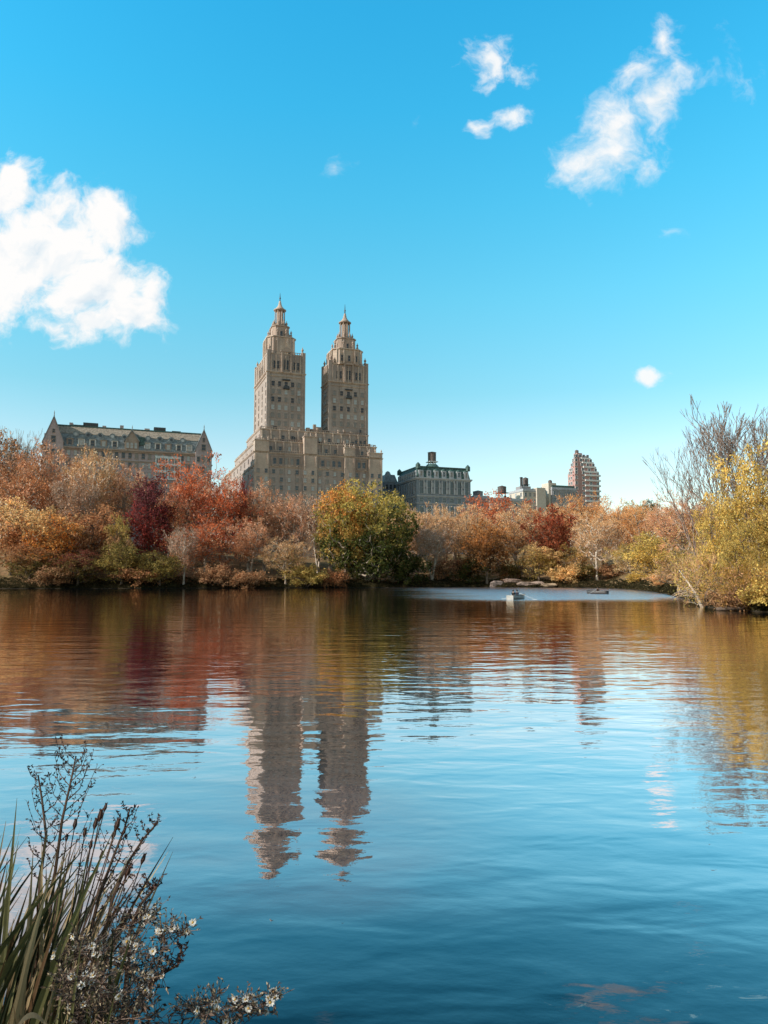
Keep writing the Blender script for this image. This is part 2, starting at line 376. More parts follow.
def leaf_quads(mb, P, size, rng, mat=0, up=.25, stretch=1.5, sizevar=.5):
    n = len(P); nrm = rng.normal(size=(n,3)); nrm[:,2] += up; nrm /= np.linalg.norm(nrm, axis=1, keepdims=True)
    tng = rng.normal(size=(n,3)); tng -= nrm*np.sum(nrm*tng, 1, keepdims=True); tng /= np.linalg.norm(tng, axis=1, keepdims=True)
    bt = np.cross(nrm, tng); s = (size*(1-sizevar/2+sizevar*rng.random((n,1))))
    V = np.stack([P-tng*s*stretch*.5, P+bt*s*.42+nrm*s*.08, P+tng*s*stretch*.5, P-bt*s*.42+nrm*s*.08], 1).reshape(-1,3)
    f = (np.arange(n)[:,None]*4+np.arange(4)[None,:]).astype(np.int32)
    mb.add(V, f, mat)

def tree_proto(seed, H=20., W=14., cb=.25, ncl=170, leaves=35, lsize=.34, lspread=.75, twigs=4, twlen=1.6, twr=.028, shell=.5, vase=False, trunk_r=.35, lean=0., stems=1, rtip=.045, cone=0., top=.8, twmat='twig', lumpk=1.):
    rng = np.random.default_rng(seed); ph = rng.random(6)*6.28
    # crown sample points
    pts = []
    while len(pts) < ncl:
        d = rng.normal(size=3); d /= np.linalg.norm(d)
        r = rng.random()**shell
        az = math.atan2(d[1], d[0])
        lump = 1 + lumpk*(.17*math.sin(az*2+ph[0]+d[2]*2) + .13*math.sin(az*3+ph[1]-d[2]*5) + .10*math.sin(az*5+ph[2]+d[2]*8))
        p = d*r*lump
        zz = (p[2]+1)/2
        k = 1.0
        if vase: k = .25+.9*max(0, min(1, zz))**.8
        if cone: k *= 1-cone*max(0, zz)
        x, y = p[0]*W/2*k, p[1]*W/2*k; z = H*(cb + (1-cb)*zz)
        if z < H*cb*.7 or z > H*1.02: continue
        pts.append((x + lean*z, y, z))
    pts = np.array(pts)
    N = []; par = []
    for s_ in range(stems):
        a = 2*math.pi*s_/max(1, stems)+ph[3]; sp = 0 if stems == 1 else .22
        prev = -1; h = H*top*(1 if s_ == 0 else .8)
        for i in range(9):
            tt = i/8; w = .35*math.sin(tt*5+ph[4]+s_)*tt
            N.append((math.cos(a)*sp*W*tt**1.2+w+lean*h*tt, math.sin(a)*sp*W*tt**1.2+w*.6, h*tt)); par.append(prev); prev = len(N)-1
    order = np.argsort(np.hypot(pts[:,0]-lean*pts[:,2], pts[:,1]) + .25*np.abs(pts[:,2]-H*cb))
    nodes = np.array(N)
    tips = []
    for oi in order:
        p = pts[oi]; d = nodes-p; dist = np.linalg.norm(d, axis=1)
        cost = dist + 1.1*np.maximum(0, nodes[:,2]-(p[2]-.35*np.hypot(d[:,0], d[:,1]))) + np.where(nodes[:,2] < H*cb*.45, 50, 0)
        j = int(np.argmin(cost)); q = nodes[j]; L = dist[j]
        m = 3 if L > 1.6 else 2; prev = j; new = []
        for i in range(1, m+1):
            tt = i/m; x = q + (p-q)*tt; 
            if i < m: x = x + np.array([0,0,-.12*L*math.sin(tt*3.14)]) + rng.normal(size=3)*.07*L
            new.append(x); par.append(prev); prev = len(nodes)+len(new)-1
        nodes = np.vstack([nodes, np.array(new)]); tips.append(prev)
    n = len(nodes); cnt = np.zeros(n)
    for k in tips: cnt[k] += 1
    for k in range(n-1, -1, -1):
        if par[k] >= 0: cnt[par[k]] += cnt[k]
    rad = rtip*np.maximum(cnt, .6)**.5; mx = rad[0] if rad[0] > 0 else 1
    rad = rad*(1+(trunk_r/mx-1)*np.clip(cnt/max(cnt[0],1), 0, 1))
    par = np.array(par); ch = np.where(par >= 0)[0]; A = nodes[par[ch]]; B = nodes[ch]; ra = np.minimum(rad[par[ch]], rad[ch]*1.5+.02); rb = rad[ch]
    base = par[ch] == 0; ra = np.where(base, ra*1.5, ra)
    A = A.copy(); A[base, 2] -= .6
    tr = MB(); thick = rb > .09
    if thick.any(): seg_tubes(tr, A[thick], B[thick], ra[thick], rb[thick], 6, 0)
    if (~thick).any(): seg_tubes(tr, A[~thick], B[~thick], ra[~thick], rb[~thick], 3, 0)
    cr = MB(); T = nodes[tips]; cen = np.array([lean*H*.6, 0, H*(cb+(1-cb)*.35)])
    allP = []
    if twigs:
        P = np.repeat(T, twigs, 0); out = P-cen; out /= np.linalg.norm(out, axis=1, keepdims=True)+1e-6
        dr = out*.8 + rng.normal(size=P.shape)*.55 + np.array([0,0,.35 if not vase else .7]); dr /= np.linalg.norm(dr, axis=1, keepdims=True)
        Q = P + dr*twlen*(.4+.8*rng.random((len(P),1)))
        mid = (P+Q)/2 + rng.normal(size=P.shape)*twlen*.07
        seg_tubes(cr, P, mid, np.full(len(P), twr), np.full(len(P), twr*.8), 3, 1)
        seg_tubes(cr, mid, Q, np.full(len(P), twr*.8), np.full(len(P), twr*.35), 3, 1)
        # side twiglets
        k2 = 2; m2 = np.repeat(mid, k2, 0); d2 = np.repeat(dr, k2, 0)+rng.normal(size=m2.shape)*.6; d2 /= np.linalg.norm(d2, axis=1, keepdims=True)
        q2 = m2+d2*twlen*.5*(.4+.8*rng.random((len(m2),1)))
        seg_tubes(cr, m2, q2, np.full(len(m2), twr*.65), np.full(len(m2), twr*.3), 3, 1)
        allP = np.concatenate([P+(Q-P)*.6, q2])
    if leaves:
        nl = int(ncl*leaves)
        src = T[rng.integers(0, len(T), nl)] + rng.normal(size=(nl,3))*lspread*np.array([1,1,.75])
        if twigs:
            na = nl//3; src[:na] = allP[rng.integers(0, len(allP), na)] + rng.normal(size=(na,3))*.18
        leaf_quads(cr, src, lsize, rng, 0)
    elif not twigs: leaf_quads(cr, T, .05, rng, 0)
    return (tr.mesh('trunk', M['bark'], True), cr.mesh('crown', [M['leaf'], M[twmat]]), H, W)

P = {}
for i in range(4): P['twig%d' % i] = tree_proto(10+i, 20, 15, .27, 240, 14, .25, .8, 6, 1.9, .040, .42, trunk_r=.34, rtip=.05, stems=1+(i % 2), vase=(i % 2 == 1))
for i in range(3): P['leafy%d' % i] = tree_proto(20+i, 18, 14, .12, 200, 46, .34, .8, 1, 1.1, .03, .45, trunk_r=.34)
for i in range(3): P['sparse%d' % i] = tree_proto(30+i, 20, 14, .2, 210, 22, .31, .75, 4, 1.5, .036, .45, trunk_r=.32)
P['cone0'] = tree_proto(40, 20, 12, .1, 190, 44, .32, .7, 2, 1.1, .03, .45, cone=.45)
for i in range(2): P['bush%d' % i] = tree_proto(50+i, 5, 6.5, .02, 80, 42, .24, .45, 3, .8, .02, .45, stems=3, trunk_r=.07, rtip=.018, top=.5)
P['broad0'] = tree_proto(60, 20, 22, .0, 620, 42, .36, .8, 1, .8, .02, .30, trunk_r=.45, stems=1, lumpk=.45, top=.6)
for i in range(2): P['bare%d' % i] = tree_proto(70+i, 20, 13, .22, 190, 0, .2, .6, 5, 1.9, .026, .5, vase=True, trunk_r=.26, rtip=.028, stems=2+i, twmat='bark')
for i in range(2): P['near%d' % i] = tree_proto(80+i, 14, 11, .04, 280, 34, .20, .40, 3, .9, .016, .42, stems=2, trunk_r=.2, rtip=.022)
P['nearshrub0'] = tree_proto(90, 5, 8, .02, 130, 16, .16, .4, 6, 1.1, .014, .45, stems=4, trunk_r=.08, rtip=.016, top=.6)

def bare_proto(seed, H=20., ang=20, depth=7, spreadk=1., nst=3):
    r = random.Random(seed); A=[];B=[];ra=[];rb=[]
    def grow(p, d, L, rad, k):
        n = 3; q = p
        for i in range(n):
            d = (d + Vector((r.gauss(0,.07), r.gauss(0,.07), .06+r.gauss(0,.04)))).normalized(); e = q+d*L/n
            A.append(tuple(q)); B.append(tuple(e)); ra.append(rad*(1-i*.1)); rb.append(rad*(1-(i+1)*.1)); q = e
            if k < depth-1 and i > 0 and r.random() < .55: 
                ax = Vector((r.gauss(0,1), r.gauss(0,1), 0)).normalized(); grow(q, (d+ax*.55*spreadk).normalized(), L*.55, max(.022, rad*.45), k+2)
        if k >= depth: return
        for c in range(2 if k > 0 or nst < 3 else nst):
            ax = Vector((r.gauss(0,1), r.gauss(0,1), 0)).normalized(); t_ = math.tan(R(ang*r.uniform(.5,1.4)))*spreadk
            grow(q, (d+ax*t_).normalized(), L*r.uniform(.66,.86), max(.024, rad*.66), k+1)
    for j in range(nst):
        a = 6.28*j/nst+.5; grow(Vector((.2*math.cos(a),.2*math.sin(a),-.3)), Vector((math.cos(a)*.28, math.sin(a)*.28, 1)).normalized(), H*.25, .16, 0)
    A=np.array(A);B=np.array(B);ra=np.array(ra);rb=np.array(rb); big = ra > .045
    tr = MB(); seg_tubes(tr, A[big], B[big], ra[big], rb[big], 5, 0); cr = MB(); seg_tubes(cr, A[~big], B[~big], ra[~big], rb[~big], 3, 0)
    Hm = float(B[:,2].max()); Wm = float(np.percentile(np.abs(B[:,0]), 99)*2)
    return (tr.mesh('trunk', M['bark'], True), cr.mesh('twigs', M['bark']), Hm, Wm)
P['bare0'] = bare_proto(5, 20., 19, 7); P['bare1'] = bare_proto(9, 20., 21, 6)
rs = random.Random(5)
def tree(kind, px, top, w, D, col, col2, label, name='autumn_tree', cat='tree', bark=(1,1,1), hscale=1, rot=None, group=None, shear=0):
    me_t, me_c, H, W = P[kind]
    p = at(px, top, D); x = at(px, 570, D).x; z0 = gz(x, D)
    h = max(2., p.z - z0)*1.04; wd = w/F*D
    o = thing(name, label, cat, (x, D, z0-.1), rot if rot is not None else rs.random()*6.28, group)
    o.scale = (wd/W, wd/W, h/H)
    t = link('trunk', me_t, o); t.color = (*bark, 1)
    c = link(me_c.name.split('.')[0], me_c, o);
    if c.name.startswith('twigs'): c.color = (*bark, 1); c['tint'] = [1,1,1]; return o
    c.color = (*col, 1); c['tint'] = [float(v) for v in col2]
    return o
PINK=(.86,.53,.35); BEIGE=(.94,.69,.43); TAN=(.92,.56,.27); RUST=(.56,.27,.13); RED=(.74,.24,.11); CORAL=(.90,.46,.28); MAR=(.22,.07,.075); MAR2=(.36,.075,.06)
GOLD=(.90,.60,.28); ORG=(.74,.31,.08); OLV=(.52,.38,.12); OLD=(.24,.18,.06); GRN=(.085,.095,.03); YEL=(.88,.62,.19); YG=(.70,.50,.15); BRN=(.50,.28,.15); GREY=(.68,.54,.44)
WB=(1.25,1.2,1.15); DB=(.45,.38,.34); MB_=(.75,.68,.62)
TW='bare-branched trees massed on the bank'
T = [
 ('sparse0',-8,437,95,244,BRN,PINK,'tall russet-brown tree at the left edge, highest crown on the bank'),
 ('twig0',42,450,74,240,PINK,BRN,'tall pinkish twiggy tree in front of the left gable of the slate-roofed building'),
 ('twig1',90,455,66,234,BEIGE,PINK,'pale-limbed thinning tree below the left half of the slate-roofed building'),
 ('twig2',122,470,56,244,PINK,BEIGE,'twiggy pink-beige tree just left of the purple-maroon tree'),
 ('twig3',70,480,56,226,GREY,PINK,'grey-branched half-bare tree above the golden trees on the left bank'),
 ('sparse1',20,470,62,226,RUST,PINK,'rusty brown tree right behind the golden orange tree at the left edge'),
 ('bare0',14,428,60,250,GREY,GREY,'bare dark treetop poking above the crowns at the left edge'),
 ('leafy0',12,502,72,211,GOLD,RUST,'golden orange leafy tree low at the left edge of the far bank'),
 ('leafy1',52,512,62,208,GOLD,ORG,'golden tree right of the leftmost golden tree, above the dark shore'),
 ('leafy2',92,508,66,214,RUST,BRN,'dark rust brown leafy tree between the golden tree and the purple-maroon tree'),
 ('leafy0',118,520,30,209,OLV,BRN,'small yellow-olive crown left of the purple-maroon tree'),
 ('leafy1',122,545,52,204,OLD,OLV,'dark olive low tree at the water left of the purple-maroon tree'),
 ('cone0',148,479,58,221,MAR,MAR2,'dark purple-maroon leafy tree below the middle of the slate-roofed building'),
 ('leafy2',30,545,54,203,RUST,OLD,'low reddish brown tree by the water below the golden tree'),
 ('leafy1',78,552,50,202,(.30,.10,.07),OLD,'low crimson-brown tree by the water below the rust brown tree'),
 ('sparse2',188,463,66,232,RED,CORAL,'tall coral-red tree in front of the right gable of the slate-roofed building'),
 ('sparse0',222,486,56,230,RED,MAR2,'red tree right of the tall coral-red tree, below the gap before the twin-towered building'),
 ('sparse1',168,490,42,226,CORAL,TAN,'peach-orange thin tree between the purple-maroon and the coral-red tree'),
 ('leafy0',240,483,24,238,MAR2,RED,'small crimson crown at the lower left corner of the twin-towered building'),
 ('sparse2',205,520,62,214,RED,RUST,'lower red tree by the shore under the tall coral-red tree'),
 ('twig1',184,530,44,209,GREY,CORAL,'thin tree with white branches leaning over the shore below the coral-red tree'),
 ('leafy2',160,552,44,205,OLD,OLV,'dark olive low tree at the shore below the purple-maroon tree'),
 ('twig0',264,488,60,240,PINK,BRN,'broad pinkish-tan twiggy tree below the left corner of the twin-towered building'),
 ('twig2',294,498,56,236,PINK,GREY,'dusky pink twiggy tree below the middle of the twin-towered building'),
 ('twig3',250,524,54,217,PINK,RUST,'low brownish-pink thinning tree by the shore right of the red trees'),
 ('twig1',318,500,46,232,GREY,BEIGE,'grey hazy bare-branched tree just left of the round green-gold tree'),
 ('twig0',286,540,50,214,BEIGE,OLV,'low beige shrubby tree by the shore left of the round green-gold tree'),
 ('leafy1',346,488,60,222,(.84,.42,.13),OLV,'orange crown at the upper left shoulder of the round green-gold tree'),
 ('broad0',366,488,98,225,(.62,.46,.13),(.10,.115,.035),'big round green and gold leafy tree on the shore in the middle'),
 ('twig3',412,512,44,250,BEIGE,TAN,'beige twiggy tree right behind the round green-gold tree'),
 ('twig2',440,508,58,248,BEIGE,PINK,'wide pale peach twiggy crown below the mansard-roofed building with the tank'),
 ('twig1',432,528,48,229,GREY,PINK,'small tree with a white trunk and bare grey branches right of the round tree'),
 ('twig0',468,511,50,246,BEIGE,TAN,'peach twiggy tree below the right corner of the mansard-roofed building'),
 ('leafy2',487,522,52,227,(.60,.26,.09),(.22,.11,.045),'rounded rusty orange tree with a dark base left of the boulders'),
 ('sparse0',498,497,70,268,RED,TAN,'tall orange-red crown below the water tank on legs'),
 ('twig3',520,510,62,252,BEIGE,TAN,'peach-coloured twiggy tree between the rusty orange tree and the dark red one'),
 ('leafy0',552,509,52,233,(.46,.12,.06),(.30,.10,.05),'dark red leafy tree below the pale apartment blocks'),
 ('leafy1',539,545,44,225,GOLD,OLV,'golden-olive tree by the shore in front of the dark red tree'),
 ('twig2',582,498,62,258,TAN,BEIGE,'orange-tan twiggy tree below the stepped brick tower'),
 ('twig0',597,516,50,221,BEIGE,GREY,'thin tree with a tall white trunk on the shore behind the dark rowing boat'),
 ('twig0',618,506,50,246,TAN,PINK,'tan twiggy tree right of the stepped brick tower'),
 ('twig3',646,508,52,236,TAN,BEIGE,'orange-beige twiggy tree above the low yellow-green trees'),
 ('twig2',672,507,50,205,PINK,TAN,'pink-tan twiggy tree behind the leftmost yellow tree of the right bank'),
 ('leafy2',637,503,26,275,OLV,GOLD,'olive-gold crown on the far skyline right of the stepped brick tower'),
 ('leafy0',650,501,24,280,GRN,OLD,'small dark green crown on the skyline near the right bank'),
 ('leafy1',652,535,50,176,YG,YEL,'yellow-green leafy tree by the water left of the right bank'),
 ('sparse1',630,545,40,190,YG,BEIGE,'low olive-yellow tree right of the white-trunked tree'),
 ('sparse2',575,545,40,226,OLV,TAN,'low olive-tan tree between the golden-olive tree and the white-trunked tree'),
 ('twig0',684,497,64,118,PINK,YG,'half-bare pinkish tree leaning out left of the yellow trees'),
 ('sparse0',678,552,56,112,YG,PINK,'low yellow-green scrubby tree over the water left of the right bank'),
]
for i, r in enumerate(T):
    k = r[0]; bark = WB if k in ('twig1',) or 'white trunk' in r[7] or 'tall white' in r[7] else (DB if k.startswith('leafy') or k == 'cone0' else MB_)
    if 'bare' in k: nm = 'bare_tree'
    else: nm = 'autumn_tree'
    tree(*r, name=nm, bark=bark)
# further trees closing the bank behind the ones above
for i, (px, top, w, D, k) in enumerate([(0,462,60,262,0),(60,470,60,262,2),(105,482,60,258,3),(205,478,60,256,0),(236,498,50,252,2),(280,506,60,258,3),(330,508,60,254,0),(390,514,60,262,2),(455,518,60,268,3),(480,512,50,276,0),(540,512,60,272,2),(560,510,50,280,3),(603,508,56,272,0),(630,510,56,266,2),(662,511,50,250,3),(690,512,60,230,0),(720,505,60,170,2),(760,500,70,160,3)]):
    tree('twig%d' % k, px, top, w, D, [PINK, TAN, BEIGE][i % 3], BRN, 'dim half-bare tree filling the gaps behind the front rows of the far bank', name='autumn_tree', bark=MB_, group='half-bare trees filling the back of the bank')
# right bank
tree('bare0',748,400,120,80,GREY,GREY,'tall bare grey tree rising behind the yellow trees at the right edge','bare_tree',bark=(.62,.52,.5),rot=.4)
tree('bare1',706,428,84,84,GREY,GREY,'bare grey tree fanning left above the left end of the yellow trees','bare_tree',bark=(.62,.5,.48),rot=2.2)
tree('near0',757,452,84,71,YEL,YG,'tallest yellow-leaved tree on the right bank, standing under the bare grey tree','yellow_tree',rot=1.0,bark=DB)
tree('near1',722,492,50,75,YEL,YG,'shorter yellow-leaved tree at the left end of the right bank','yellow_tree',rot=2.0,bark=DB)
tree('near1',806,468,100,66,YEL,OLV,'yellow-leaved tree cut off by the right edge of the picture','yellow_tree',rot=4.0,bark=DB)
tree('near0',744,522,54,66,YG,OLV,'low olive-yellow tree at the water in front of the tallest yellow tree','yellow_tree',rot=3.0,bark=DB)
tree('nearshrub0',702,552,64,74,BEIGE,YG,'tangled thin shrub hanging over the water at the left tip of the right bank','shrub','shrub',bark=MB_)
tree('nearshrub0',742,563,66,64.5,YG,BRN,'olive shrub at the water under the tallest yellow tree','shrub','shrub',bark=DB)
tree('nearshrub0',785,560,70,61.5,YG,YEL,'yellow-green shrub at the water by the right edge','shrub','shrub',bark=DB)

# leaning dead trunk and log at the right tip
def leaning():
    o = thing('leaning_trunk', 'pale dead trunk leaning out over the water at the tip of the right bank', 'dead tree', (0,0,0))
    a = at(703,607,71.5); a.z = -.15; b = at(690,585,73); c = at(679,570,75)
    MB().tube([a, a.lerp(b,.5)+Vector((.1,0,.05)), b, c], [.2,.16,.11,.04], 8).build('trunk', M['bark'], o, True).color = (1.1,1,.9,1)
    m = MB(); 
    for k in range(7):
        p = a.lerp(b, .4+.09*k); m.tube([p, p+Vector((-.6-.1*k, .2*math.sin(k*3), .3-.12*k)), p+Vector((-1.3-.2*k, .5*math.sin(k*2), .3-.25*k))], [.035,.02,.008], 4)
    m.build('branch', M['twig'], o).color = (1,1,1,1)
leaning()
def log(px, py, D, L, lab):
    p = at(px, py, D); p.z = .12
    m = MB(); m.tube([p+Vector((-L/2,.3,0)), p+Vector((-L*.1,0,.1)), p+Vector((L*.3,-.1,.05)), p+Vector((L/2,.2,.3))], [.14,.2,.18,.1], 8)
    m.tube([p+Vector((L*.1,0,.1)), p+Vector((L*.2,.1,.7))], [.07,.03], 6)
    o = m.build('fallen_log', M['bark'], None, True); o.color = (.25,.2,.18,1); tag(o, lab, 'log')
log(733, 610, 64.0, 2.6, 'dark fallen log lying at the water edge under the yellow trees')

# shore bushes
BU = [(52,568,40,199,OLD,BRN,'dark brown bush at the water below the golden trees'),
(140,566,40,203,OLD,RUST,'dark bush at the water under the purple-maroon tree'),(214,566,36,206,(.34,.12,.08),BRN,'crimson bush at the water under the red trees'),
(246,569,40,207,TAN,BRN,'tan low bush at the shore right of the red trees'),(307,566,40,211,TAN,OLV,'pale tan bush on the shore left of the round green-gold tree'),
(334,569,34,214,BRN,RUST,'brown bush touching the left foot of the round green-gold tree'),(408,556,42,222,OLD,GRN,'dark green bush touching the right foot of the round green-gold tree'),(446,556,40,232,MAR2,BRN,'dark reddish bush behind the lawn below the mansard-roofed building'),
(470,560,36,230,OLD,GRN,'dark bush at the left foot of the rusty orange tree'),(510,562,30,232,BRN,OLD,'brown bush behind the pale boulder'),(565,566,34,219,OLV,GOLD,'olive bush on the shore right of the golden-olive tree'),
(583,563,34,224,BRN,OLD,'dark brown bush left of the white-trunked tree'),(612,564,36,222,OLD,BRN,'dark bush right of the white-trunked tree'),(640,572,30,182,TAN,YG,'tan bush at the water below the yellow-green tree'),(664,574,34,140,BEIGE,TAN,'beige twiggy bush overhanging the water left of the right bank'),
(726,586,40,65,OLV,BRN,'olive bush on the water line beside the dark fallen log'),(764,580,50,62.5,BRN,YG,'brownish bush on the water line at the right edge')]
for i, r in enumerate(BU): tree('bush%d' % (i % 2), *r, name='bush', cat='bush', bark=DB)

def undergrowth():
    rng = np.random.default_rng(3); mb = MB(); P_ = []
    N = 75000
    px = rng.uniform(-60, 830, N); az = np.arctan((px-384)/F)
    d = .3 + 13*rng.random(N)**1.6
    for a, dd, u in zip(az, d, rng.random(N)):
        r = shore_r(a)+dd; x, y = r*math.sin(a), r*math.cos(a)
        hump = .6*max(0, .5+.5*math.sin(a*180+math.sin(a*67)*3)+.5*math.sin(a*420+dd))*1.1*min(1, dd/2.+.25)
        if y < 110: hump *= .4
        P_.append((x, y, gz(x, y)+.04+hump*u))
    leaf_quads(mb, np.array(P_), .26, rng, 0)
    o = mb.build('undergrowth', M['leaf']); o.color = (.36,.21,.11,1); o['tint'] = [.06,.05,.025]  # dark second tint stands in for the shadow under the trees
    tag(o, 'tan and brown undergrowth and fallen leaves along the waterline of the bank', 'undergrowth', kind='stuff')
undergrowth()

def rock(px, py, D, sx, sy, sz, seed, lab, col):
    rng = random.Random(seed); V = []; nu, nv = 16, 9
    for j in range(nv):
        ph = math.pi*j/(nv-1)
        for i in range(nu):
            th = 2*math.pi*i/nu; x, y, z = math.sin(ph)*math.cos(th), math.sin(ph)*math.sin(th), math.cos(ph)
            k = 1+.16*math.sin(3*x+seed)+.14*math.sin(4*y+2*seed)+.1*math.sin(7*z+5*x+seed)+rng.uniform(-.05,.05)
            sgn = lambda q: math.copysign(abs(q)**.6, q)
            V.append((sgn(x)*k*sx, sgn(y)*k*sy, sgn(z)*k*sz))
    f = [(j*nu+i, j*nu+(i+1)%nu, (j+1)*nu+(i+1)%nu, (j+1)*nu+i) for j in range(nv-1) for i in range(nu)]
    m = simple('rock_%d' % seed, col, .9, .2, .5, .8)
    p = at(px, py, D); o = MB().add(V, f).build('rock', m); o.location = (p.x, D, gz(p.x, D)+sz*.35); tag(o, lab, 'rock')
rock(514,579,226,3.2,1.8,.9,3,'broad pale boulder on the shore behind the white rowing boat',(.30,.21,.17))
rock(497,581,222.5,2.4,1.5,.9,8,'small grey boulder left of the broad pale boulder',(.22,.17,.15))
rock(530,583,219.5,3.4,1.6,.8,5,'low flat pinkish rock at the water right of the broad boulder',(.36,.26,.21))
rock(548,585,217.5,2.4,1.3,.5,6,'small flat tan rock at the water below the golden-olive tree',(.42,.30,.2))

# ------------------------------------------------------------------ buildings
M['limestone'] = masonry('limestone', (.44,.365,.325), (.33,.27,.24), .8)
M['limestone_trim'] = masonry('limestone_trim', (.56,.45,.37), (.40,.31,.26), .6)
M['terracotta'] = masonry('terracotta', (.48,.37,.31), (.31,.24,.20), .65)
M['brownbrick'] = masonry('brown_brick', (.50,.42,.42), (.40,.33,.33), .5)
M['sandtrim'] = masonry('sandstone_trim', (.42,.34,.28), (.33,.25,.21), .5)
M['slate'] = simple('slate_roof', (.21,.24,.25), .6, .4, .35, 1.3)
M['tileband'] = simple('upper_roof_tiles', (.34,.28,.22), .7, .3, .35, 1.5)
M['copper'] = simple('green_copper', (.065,.125,.115), .6, .4, .5, 1.5)
M['greystone'] = masonry('grey_stone', (.26,.30,.35), (.20,.24,.28), .5)
M['greytrim'] = masonry('grey_stone_trim', (.48,.51,.54), (.36,.38,.41), .4)
M['white'] = simple('white_paint', (.72,.72,.70), .6, .3, .12, 2.)
M['boards'] = simple('weathered_white_boards', (.62,.66,.66), .7, .3, .2, 1.)
M['dark'] = simple('dark_metal', (.05,.055,.06), .5, .4, .4, 2.)
M['beige'] = masonry('beige_brick', (.66,.58,.48), (.56,.48,.40), .35)
M['pinkbrick'] = masonry('pink_brick', (.50,.31,.28), (.42,.24,.22), .3)
M['greyplaster'] = masonry('grey_plaster', (.36,.35,.36), (.30,.29,.30), .3)
M['wood'] = simple('tank_wood', (.16,.13,.12), .8, .2, .4, 2.)
def glassmat(name, col, rough=.12):
    m, t = newmat(name); oi = t.noise(obco(t), .4, 2)
    pbr(t, t.mix(oi, tuple(x*.7 for x in col), tuple(min(1,x*1.3) for x in col)), rough, .8); return m
M['glass'] = glassmat('window_glass', (.035,.042,.05)); M['blind'] = glassmat('window_blind', (.40,.42,.42), .35); M['lit'] = glassmat('window_curtain', (.20,.18,.16), .3)

class Windows:
    """windows of one building: the ones that show most become parts, the rest one mesh"""
    def __init__(s, root): s.root = root; s.w = []
    def add(s, x, y, z, w, h, face='f', pri=1., kind=None, fm=0): s.w.append((pri*w*h, x, y, z, w, h, face, kind, fm))
    def finish(s, frame, limit=100, seed=1):
        rng = random.Random(seed); mats = [frame, M['glass'], M['blind'], M['lit']]; cache = {}
        s.w.sort(key=lambda q: -q[0]); rest = MB(); nrest = 0
        for i, (pr, x, y, z, w, h, face, kind, fm) in enumerate(s.w):
            g = {'dark':1,'blind':2,'mid':3}[kind] if kind else rng.choices([1,2,3],[7,2,3])[0]
            key = (round(w,2), round(h,2), g)
            if key not in cache:
                m = MB(); fw = .13
                m.box(-w/2-fw, -w/2, -.14, .05, 0, h); m.box(w/2, w/2+fw, -.14, .05, 0, h)
                m.box(-w/2-fw, w/2+fw, -.14, .05, h, h+fw*1.3); m.box(-w/2-fw*1.7, w/2+fw*1.7, -.24, .05, -fw*1.3, 0)
                m.add([(-w/2,-.03,0),(w/2,-.03,0),(w/2,-.03,h),(-w/2,-.03,h)], [(0,1,2,3)], g)
                m.box(-w/2, w/2, -.08, -.035, h*.5-.04, h*.5+.04)
                cache[key] = (m.mesh('window', mats), m)
            me, mb_ = cache[key]; rz = {'f':0,'l':-math.pi/2,'r':math.pi/2,'b':math.pi}[face]
            if i < limit:
                o = link('window', me, s.root); o.location = (x, y, z); o.rotation_euler = (0,0,rz)
            else:
                c, sn = math.cos(rz), math.sin(rz); off = rest.n
                V = np.concatenate(mb_.v); V2 = np.stack([V[:,0]*c-V[:,1]*sn+x, V[:,0]*sn+V[:,1]*c+y, V[:,2]+z], 1)
                rest.v.append(V2.astype(np.float32)); 
                for f, m_ in mb_.f: rest.f.append((f+off, m_))
                rest.n += len(V2); nrest += 1
        if nrest: tag(rest.build('windows', mats, s.root), kind='stuff')

TH = R(20.0); CT, ST = math.cos(TH), math.sin(TH)
class Frame:
    """a city-block frame: local x runs along the street front, local y away from the park"""
    def __init__(s, ox, oy, z=8.): s.o = Vector((ox, oy)); s.z = z
    def world(s, lx, ly): return s.o.x+lx*CT-ly*ST, s.o.y+lx*ST+ly*CT
    def lx(s, px, py, ly=0.):      # where the sight line of a pixel meets the plane local y = ly
        k = ((px-384)/F)/(CP-(512-py)/F*SP); ox, oy = s.o.x-ly*ST, s.o.y+ly*CT
        return (k*oy-ox)/(CT-k*ST)
    def ly(s, px, py, lx=0.):
        k = ((px-384)/F)/(CP-(512-py)/F*SP); ox, oy = s.o.x+lx*CT, s.o.y+lx*ST
        return (ox-k*oy)/(ST+k*CT)
    def h(s, py, lx, ly=0.):
        Y = s.world(lx, ly)[1]; return at(384, py, Y).z - s.z
    def sub(s, lx, ly=0.): return Frame(*s.world(lx, ly), s.z)

STREET = Frame(-35, 310)

def balustrade(m, x0, x1, y0, y1, z, h=.9, t=.25, posts=0, mat=0):
    m.box(x0, x1, y0, y0+t, z+h-.2, z+h, mat); m.box(x0, x1, y1-t, y1, z+h-.2, z+h, mat)
    m.box(x0, x0+t, y0+t, y1-t, z+h-.2, z+h, mat); m.box(x1-t, x1, y0+t, y1-t, z+h-.2, z+h, mat)
    n = max(2, int((x1-x0)/1.0))
    for i in range(n+1):
        x = x0+.01+(x1-x0-t-.02)*i/n; m.box(x, x+t, y0+.02, y0+t-.02, z-.05, z+h-.2, mat)
    n = max(2, int((y1-y0)/1.0))
    for i in range(1, n):
        y = y0+(y1-y0-t)*i/n; m.box(x0+.02, x0+t-.02, y, y+t, z-.05, z+h-.2, mat)
def cornice(m, x0, x1, y0, y1, z, out=.5, h=.6, mat=0):
    m.box(x0-out*.5, x1+out*.5, y0-out*.5, y1+out*.5, z-h, z-h*.5, mat); m.box(x0-out, x1+out, y0-out, y1+out, z-h*.5, z+.02, mat)
